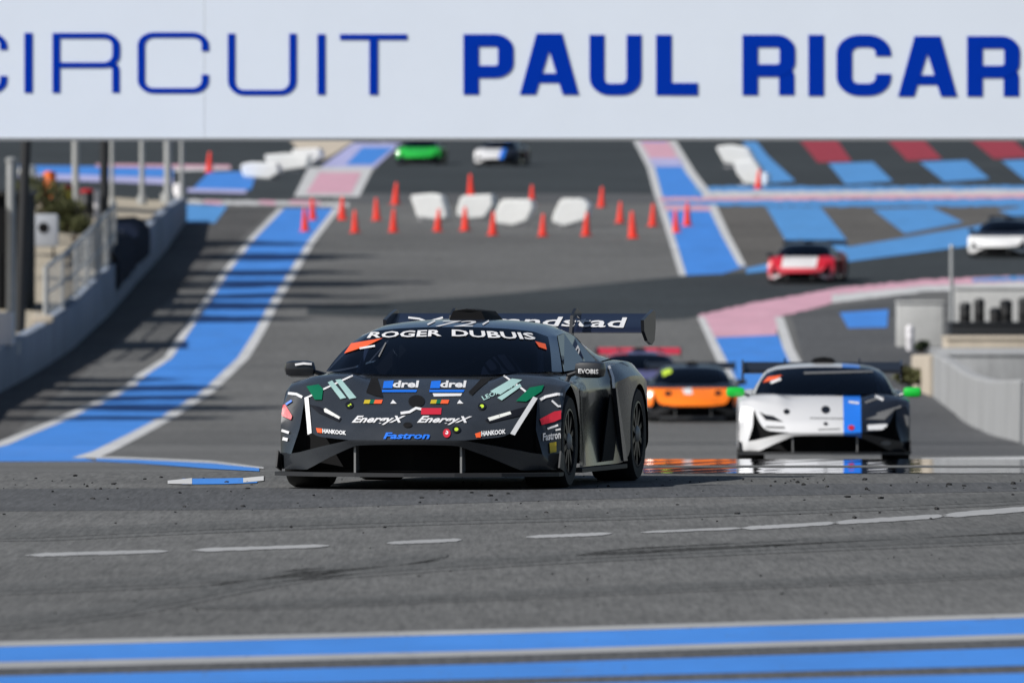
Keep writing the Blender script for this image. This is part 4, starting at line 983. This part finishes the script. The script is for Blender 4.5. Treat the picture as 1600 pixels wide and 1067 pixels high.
class Decals:
    def __init__(s, e, parts):
        s.e = e; s.P = parts; bpy.context.view_layer.update(); s.B = {}; s.b = None; s.inv = e.matrix_world.inverted(); s.o = s.inv @ Vector((0, 0, CH)); s.n = 0
    def bvh(s, part):
        if part not in s.B:
            me = s.P[part].data; s.B[part] = BVHTree.FromPolygons([v.co.copy() for v in me.vertices], [tuple(p.vertices) for p in me.polygons])
        return s.B[part]
    def hit(s, x, row, off):
        d = (s.inv.to_3x3() @ Vector(((x-800)/F, 1, (HROW-row)/F))).normalized()
        h = s.b.ray_cast(s.o, d)
        if h[0] is None: return None
        nn = h[1] if h[1].dot(d) < 0 else -h[1]
        return h[0]+nn*off*.5-d*off
    def put(s, name, pts, faces, m, part='body', off=None):
        s.n += 1; s.b = s.bvh(part); off = off or .005+.00006*s.n
        out = []; last = None; bad = []
        for i, (x, r) in enumerate(pts):
            p = s.hit(x, r, off); out.append(p); 
            if p is None: bad.append(i)
        fc = [f for f in faces if not any(i in bad for i in f)]
        # drop faces stretched across a depth gap
        def ok(f):
            ys = [out[i].y for i in f]; return max(ys)-min(ys) < .45
        fc = [f for f in fc if ok(f)]
        if not fc: return
        if name != 'lettering':                 # keep one connected piece
            par = {}
            def find(a):
                while par.setdefault(a, a) != a: a = par[a]
                return a
            for f in fc:
                for i in f[1:]: par[find(i)] = find(f[0])
            cnt = {}
            for f in fc: cnt[find(f[0])] = cnt.get(find(f[0]), 0)+1
            best = max(cnt, key=cnt.get); fc = [f for f in fc if find(f[0]) == best]
        use = sorted({i for f in fc for i in f}); ix = {v: k for k, v in enumerate(use)}
        return mk(name, [tuple(out[i]) for i in use], [tuple(ix[i] for i in f) for f in fc], m, s.P[part])
    def poly(s, pts, m, part='body', name='decal', sub=3):
        bm = bmesh.new(); f = bm.faces.new([bm.verts.new((x, r, 0)) for x, r in pts]); bmesh.ops.triangulate(bm, faces=[f])
        for k in range(sub): bmesh.ops.subdivide_edges(bm, edges=list(bm.edges), cuts=1, use_grid_fill=True); bmesh.ops.triangulate(bm, faces=list(bm.faces))
        bm.verts.index_update(); P = [(v.co.x, v.co.y) for v in bm.verts]; Fs = [tuple(v.index for v in f.verts) for f in bm.faces]; bm.free()
        return s.put(name, P, Fs, m, part)
    def line(s, pts, w, m, part='body', name='pinstripe'):
        P, Fs = [], []; fine = []
        for (a, b) in zip(pts, pts[1:]):
            k = max(2, int(math.hypot(b[0]-a[0], b[1]-a[1])/4)); fine += [(a[0]+(b[0]-a[0])*i/k, a[1]+(b[1]-a[1])*i/k) for i in range(k)]
        fine.append(pts[-1])
        for i, p in enumerate(fine):
            a = fine[max(i-1, 0)]; b = fine[min(i+1, len(fine)-1)]; dx, dy = b[0]-a[0], b[1]-a[1]; l = math.hypot(dx, dy); nx, ny = -dy/l*w/2, dx/l*w/2
            P += [(p[0]+nx, p[1]+ny), (p[0]-nx, p[1]-ny)]
        return s.put(name, P, [(2*i, 2*i+1, 2*i+3, 2*i+2) for i in range(len(fine)-1)], m, part)
    def dot(s, x, r, rx, ry, m, part='body', name='decal'):
        n = 14; return s.put(name, [(x, r)]+[(x+rx*math.cos(2*math.pi*i/n), r+ry*math.sin(2*math.pi*i/n)) for i in range(n)], [(0, i+1, (i+1) % n+1) for i in range(n)], m, part)
    def text(s, txt, quad, m, part='body', bold=.02, shear=0):
        cu = bpy.data.curves.new('t', 'FONT'); cu.body = txt; cu.offset = bold; cu.resolution_u = 2; cu.shear = shear
        ob = bpy.data.objects.new('t', cu); C.objects.link(ob); dg = bpy.context.evaluated_depsgraph_get(); me = bpy.data.meshes.new_from_object(ob.evaluated_get(dg))
        vs = [v.co.copy() for v in me.vertices]; Fs = [tuple(p.vertices) for p in me.polygons]; bpy.data.objects.remove(ob); bpy.data.meshes.remove(me)
        x0, x1 = min(v.x for v in vs), max(v.x for v in vs); y0, y1 = min(v.y for v in vs), max(v.y for v in vs); TL, TR, BR, BL = quad; P = []
        for v in vs:
            u = (v.x-x0)/(x1-x0); t = (y1-v.y)/(y1-y0)
            P.append(tuple((TL[k]*(1-u)+TR[k]*u)*(1-t)+(BL[k]*(1-u)+BR[k]*u)*t for k in (0, 1)))
        return s.put('lettering', P, Fs, m, part)
def dm(name, col, rough=.4): return mat('decal_'+name, col, rough, coat=.3)
DW, DB, DR, DG, DT, DO, DL, DK, DY = dm('white', (.75, .75, .76)), dm('blue', (.01, .16, .75)), dm('red', (.55, .02, .04)), dm('green', (.0, .13, .06)), dm('teal', (.34, .52, .50)), dm('orange', (.85, .12, .03)), dm('lime', (.55, .75, .05)), dm('black', (.006, .006, .008)), dm('yellow', (.55, .42, .02))
DGR = dm('grey', (.16, .16, .16))

# --- the dark grey leading car
main_p = paintmat('graphite_paint', [(0, (.029, .033, .039))], .27, .75, speck=.12)
navy_sky_p = paintmat('navy_roof_sky_tint', [(0, (.010, .030, .085))], .22, 1.0)  # navy roof, base colour made bluer to hold the sky's reflection
yaw = math.radians(-10.5)
e, P = car((px(633, 97.8), 97.8, LIFT), yaw, 'dark grey race car with white pinstripes and sponsor lettering leading over the crest', main_p, navy_sky_p, mat('wing_navy', (.008, .012, .03), .3, coat=.6), M['carbon'])
D = Decals(e, P)
bpy.context.view_layer.update()
for q in ([(0, 0)],):
    D.line([(446, 614), (463, 616), (477, 623)], 4, DW); D.line([(477, 623), (502, 610), (551, 587)], 2.6, DW); None
    D.line([(893, 617), (870, 616), (852, 620), (840, 627)], 4, DW); D.line([(840, 627), (815, 607), (787, 587)], 2.8, DW)
# white edge stripes along the intakes and over the wheel arches
for sx in (-1, 1):
    L1 = [Vector(S_) for S_ in ((.725, .22, .345), (.748, .31, .408), (.772, .40, .470), (.82, .58, .595))]
    inn = Vector((-.030, -.004, .004)); V = []
    for p in L1: V += [(sx*(p.x+.002), p.y-.006, p.z+.002), (sx*(p.x+.002+inn.x), p.y-.010+inn.y, p.z+.010+inn.z)]
    mk('pinstripe', V, [(2*i, 2*i+1, 2*i+3, 2*i+2) if sx < 0 else (2*i, 2*i+2, 2*i+3, 2*i+1) for i in range(3)], DW, P['body'])
# headlights
D.poly([(483, 632), (500, 636), (534, 654), (530, 659), (498, 645)], DK, name='headlight_recess'); D.poly([(836, 632), (805, 640), (758, 656), (764, 661), (812, 650)], DK, name='headlight_recess')
D.poly([(506, 639), (509, 638), (532, 652), (530, 655), (507, 644)], M['lamp'], name='headlight'); D.poly([(762, 653), (797, 643), (799, 647), (765, 658)], M['lamp'], name='headlight')
# hood openings
D.poly([(572, 613), (580, 591), (590, 591), (599, 621), (585, 618)], M['matt_black'], name='hood_vent'); D.poly([(732, 613), (752, 592), (770, 590), (748, 608), (738, 618)], M['matt_black'], name='hood_vent')
D.dot(651, 627, 13, 9.5, M['matt_black'], name='nose_hole'); D.dot(637, 664, 7, 4, M['matt_black'], name='nose_hole')
# sponsor marks
for x in (598, 672):
    D.poly([(x+2, 596), (x+17, 595), (x+15, 607), (x, 607)], DB); D.text('drel', [(x+17, 595), (x+57, 595), (x+55, 606), (x+15, 606)], DW, bold=.035)
    D.poly([(x-1, 609.5), (x+54, 609.5), (x+52, 613), (x-1, 613)], DB, sub=2)
D.poly([(676, 615), (722, 615), (720, 619), (678, 620)], DW, sub=2)
for x in (568, 672):
    for a, b, m_ in ((0, 9, DY), (9, 16, DG), (16, 28, DO)): D.poly([(x+a+2, 625), (x+b+2, 625), (x+b, 631), (x+a, 631)], m_, sub=2)
    D.poly([(x+42, 631), (x+46, 625), (x+52, 631)], DW, sub=1)
D.line([(626, 646), (640, 644), (650, 638), (660, 640)], 4, DW); D.poly([(658, 638), (690, 638), (689, 648), (658, 648)], DR)
D.text('EnergyX', [(554, 650), (634, 650), (630, 664), (548, 664)], DW, bold=.03, shear=.3); D.text('EnergyX', [(656, 650), (738, 651), (733, 664), (650, 664)], DW, bold=.03, shear=.3)
D.text('Fastron', [(600, 676), (672, 676), (671, 686), (599, 686)], DB, bold=.03, shear=.2)
D.dot(698, 677, 6, 7, DR); D.dot(698, 676, 2.5, 3, DW); 
for x, r in ((546, 633), (753, 635), (713, 671)): D.dot(x, r, 6.5, 5.5, DK, name='hood_pin'); D.dot(x, r, 3.2, 2.8, DL, name='hood_pin')
D.poly([(494, 669), (503, 670), (503, 677), (496, 676)], DO, sub=2); D.text('HANKOOK', [(504, 670), (541, 673.5), (541, 680), (504, 677)], DW, bold=.04)
D.poly([(742, 678), (751, 675), (751, 684), (744, 684)], DO, sub=2); D.text('HANKOOK', [(752, 674), (790, 671), (790, 678), (752, 682)], DW, bold=.04)
D.poly([(512, 598), (519, 595), (541, 622), (532, 624)], DT); D.poly([(524, 594), (533, 593), (557, 622), (546, 624)], DT)
D.poly([(766, 612), (800, 592), (816, 594), (782, 617)], DT); D.text('LEONESSA', [(752, 620), (806, 597), (806, 604), (756, 626)], DT, bold=.02); D.poly([(777, 622), (812, 600), (815, 604), (784, 626)], DT)
D.poly([(479, 604), (498, 601), (505, 608), (503, 625), (492, 625)], DG); D.poly([(806, 627), (828, 606), (850, 602), (846, 612), (822, 628)], DG)
# flank
D.poly([(843, 655), (866, 643), (888, 640), (887, 650), (866, 659), (846, 664)], DR); D.text('Fastron', [(848, 677), (876, 672), (876, 685), (848, 689)], DW, bold=.03)
D.poly([(858, 692), (869, 690), (869, 706), (859, 708)], DY); D.line([(862, 626), (872, 635), (884, 634)], 3, DW); D.line([(855, 670), (872, 664)], 3, DW); D.line([(868, 672), (884, 668)], 2.5, DW)
D.poly([(438, 634), (446, 632), (457, 650), (455, 656), (441, 650)], DR); D.line([(440, 672), (452, 676)], 4, DW); D.line([(438, 684), (450, 687)], 5, DW); D.line([(447, 632), (456, 626)], 3, DB)
# windscreen banner
WSQ = 'windscreen'
D.text('ROGER', [(580, 519.5), (690, 515.5), (690, 526), (573, 529)], DW, WSQ, .025); D.text('DUBUIS', [(706, 515.5), (832, 521), (838, 531.5), (706, 526)], DW, WSQ, .025)
D.poly([(538, 553), (549, 537), (598, 529), (574, 541)], DO, WSQ); D.line([(562, 545), (586, 541)], 3, DW, WSQ); D.poly([(836, 534), (852, 538), (854, 547), (842, 543)], DO, WSQ, sub=2)
D.line([(592, 558), (603, 536)], 2, DGR, WSQ, 'painted_reflection');  # thin grey streak painted on the glass as a reflection
# roof number and lines
D.line([(662, 515), (668, 508), (680, 502)], 2.5, DW, 'roof'); D.line([(747, 516), (754, 508), (764, 502)], 2.5, DW, 'roof')
D.text('72', [(684, 502), (744, 502), (744, 511), (680, 511)], DW, 'roof', .01, .3)
# wing
D.text('randstad', [(775, 495), (980, 497), (974, 513), (765, 508)], DW, 'wing', .015); D.line([(638, 497), (655, 499), (668, 504), (692, 497)], 3, DW, 'wing')
# mirrors
D.line([(461, 570), (474, 568), (487, 569)], 3.5, DW, 'mirror-1'); D.text('EVOBIS', [(904, 576), (935, 577), (935, 584), (904, 583)], DW, 'mirror1', .03)
D.line([(906, 606), (909, 660), (914, 735)], 1.6, DK, name='door_gap'); D.line([(951, 572), (957, 590), (959, 620), (957, 650)], 4, DW)

def put_car(x, row, yawdeg, label, *a, **k):
    d = rd(row); sl = (gz(d+3.5)-gz(d+.9))/2.6
    return car((px(x, d), d, gz(d)+.01+LIFT), math.radians(-yawdeg), label, *a, pitch=math.atan(sl), **k)
# --- white, blue and black car
Wc, Bc, Kc = (.66, .66, .67), (.02, .20, .82), (.010, .012, .018)
white_p = paintmat('white_blue_black_paint', [(0, Wc), (.215, Bc), (.42, Kc)], .3, .7)
green_m = mat('mirror_green', (.01, .60, .05), .35, coat=.5)
e, P = put_car(1289, 723.5, .8, 'white race car with blue stripe, black flank and green mirrors behind the leader', white_p, white_p, M['carbon'], green_m)
D = Decals(e, P)
D.poly([(1186, 643), (1196, 648), (1208, 650), (1224, 659), (1196, 656)], DK, name='headlight'); D.poly([(1352, 655), (1370, 649), (1398, 640), (1382, 656)], DGR, name='headlight')
D.dot(1290, 640, 7, 6, DK, name='nose_hole'); D.dot(1290, 662, 3.5, 2.5, DK, name='nose_hole'); D.dot(1229, 643, 5, 4, DK, name='hood_pin')
D.poly([(1192, 598), (1200, 589), (1222, 586), (1214, 592)], DO, 'windscreen'); D.line([(1204, 598), (1220, 592)], 4, DW, 'windscreen')
D.line([(1192, 667), (1226, 668)], 3, DGR); D.line([(1265, 653), (1318, 654)], 1.2, DGR); D.line([(1278, 671), (1312, 670)], 1.2, DGR)
D.poly([(1355, 664), (1390, 662), (1390, 671), (1356, 672)], DW); D.dot(1384, 692, 8, 3.5, DGR); D.line([(1352, 629), (1366, 624), (1380, 620)], 3, DGR); D.line([(1370, 647), (1408, 635)], 3, DGR); D.line([(1363, 616), (1380, 625)], 4, DW); D.poly([(1412, 648), (1420, 650), (1420, 668), (1416, 664)], DGR)
D.line([(1170, 692), (1178, 675)], 4, DK); D.dot(1330, 668, 5, 4, DR); D.line([(1326, 628), (1342, 630)], 3, DW); D.line([(1256, 583), (1372, 580)], 3, DGR, 'windscreen')
# --- orange car
or_p = paintmat('orange_paint', [(0, (1.0, .21, .01))], .3, .6, zcuts=((.30, (.02, .02, .022), True), (.665, (.015, .018, .03), False)))
dk_p = paintmat('dark_roof_paint', [(0, (.012, .016, .03))], .3, .7)
e, P = put_car(1083, 660, 0, 'bright orange race car with black roof between the leader and the white car', or_p, dk_p, M['carbon'], M['carbon'])
D = Decals(e, P); D.dot(1044, 615, 6, 4, DK, name='headlight'); D.dot(1122, 614, 6, 4, DK, name='headlight'); D.poly([(1066, 608), (1080, 606), (1082, 616), (1070, 616)], DW); D.poly([(1034, 580), (1048, 574), (1050, 582), (1036, 588)], DL, 'windscreen')
# --- the others
rb_p = paintmat('red_blue_paint', [(0, (.45, .02, .04)), (-.25, (.10, .10, .22)), (.4, (.5, .08, .12))], .35, .6)
put_car(1000, 636, 0, 'red and blue race car mostly hidden behind the orange car', rb_p, rb_p, mat('wing_red', (.5, .03, .06), .4), M['carbon'], detail=False)
red_p = paintmat('red_white_paint', [(0, (.55, .015, .03)), (-.55, (.72, .70, .70)), (.48, (.55, .015, .03))], .35, .6, zcuts=((.44, (.60, .06, .08), True), (.24, (.55, .3, .32), True)))
e, P = put_car(1248, 444, 8, 'red and white race car on the crossing track by the blue run-off', red_p, dk_p, M['carbon'], M['carbon'], detail=False)
D = Decals(e, P); D.poly([(1206, 436), (1216, 428), (1222, 437)], DW); D.poly([(1278, 436), (1286, 428), (1292, 437)], DW); D.poly([(1226, 424), (1272, 424), (1262, 432), (1236, 432)], DR)
w2_p = paintmat('white_black_paint', [(0, (.78, .78, .78))], .35, .6, zcuts=((.62, (.02, .025, .04), False),))
put_car(1556, 403, 12, 'white race car with dark roof at the right edge of the picture', w2_p, dk_p, M['carbon'], M['carbon'], detail=False)
g_p = paintmat('green_paint', [(0, (.02, .42, .05))], .35, .6, zcuts=((.26, (.01, .012, .014), True),))
put_car(652, 258, 5, 'green race car far up the track beside the blue strip', g_p, dk_p, M['carbon'], M['carbon'], detail=False)
put_car(772, 260, 9, 'white race car with blue stripe and black flank far up the track', white_p, white_p, M['carbon'], M['carbon'], detail=False)
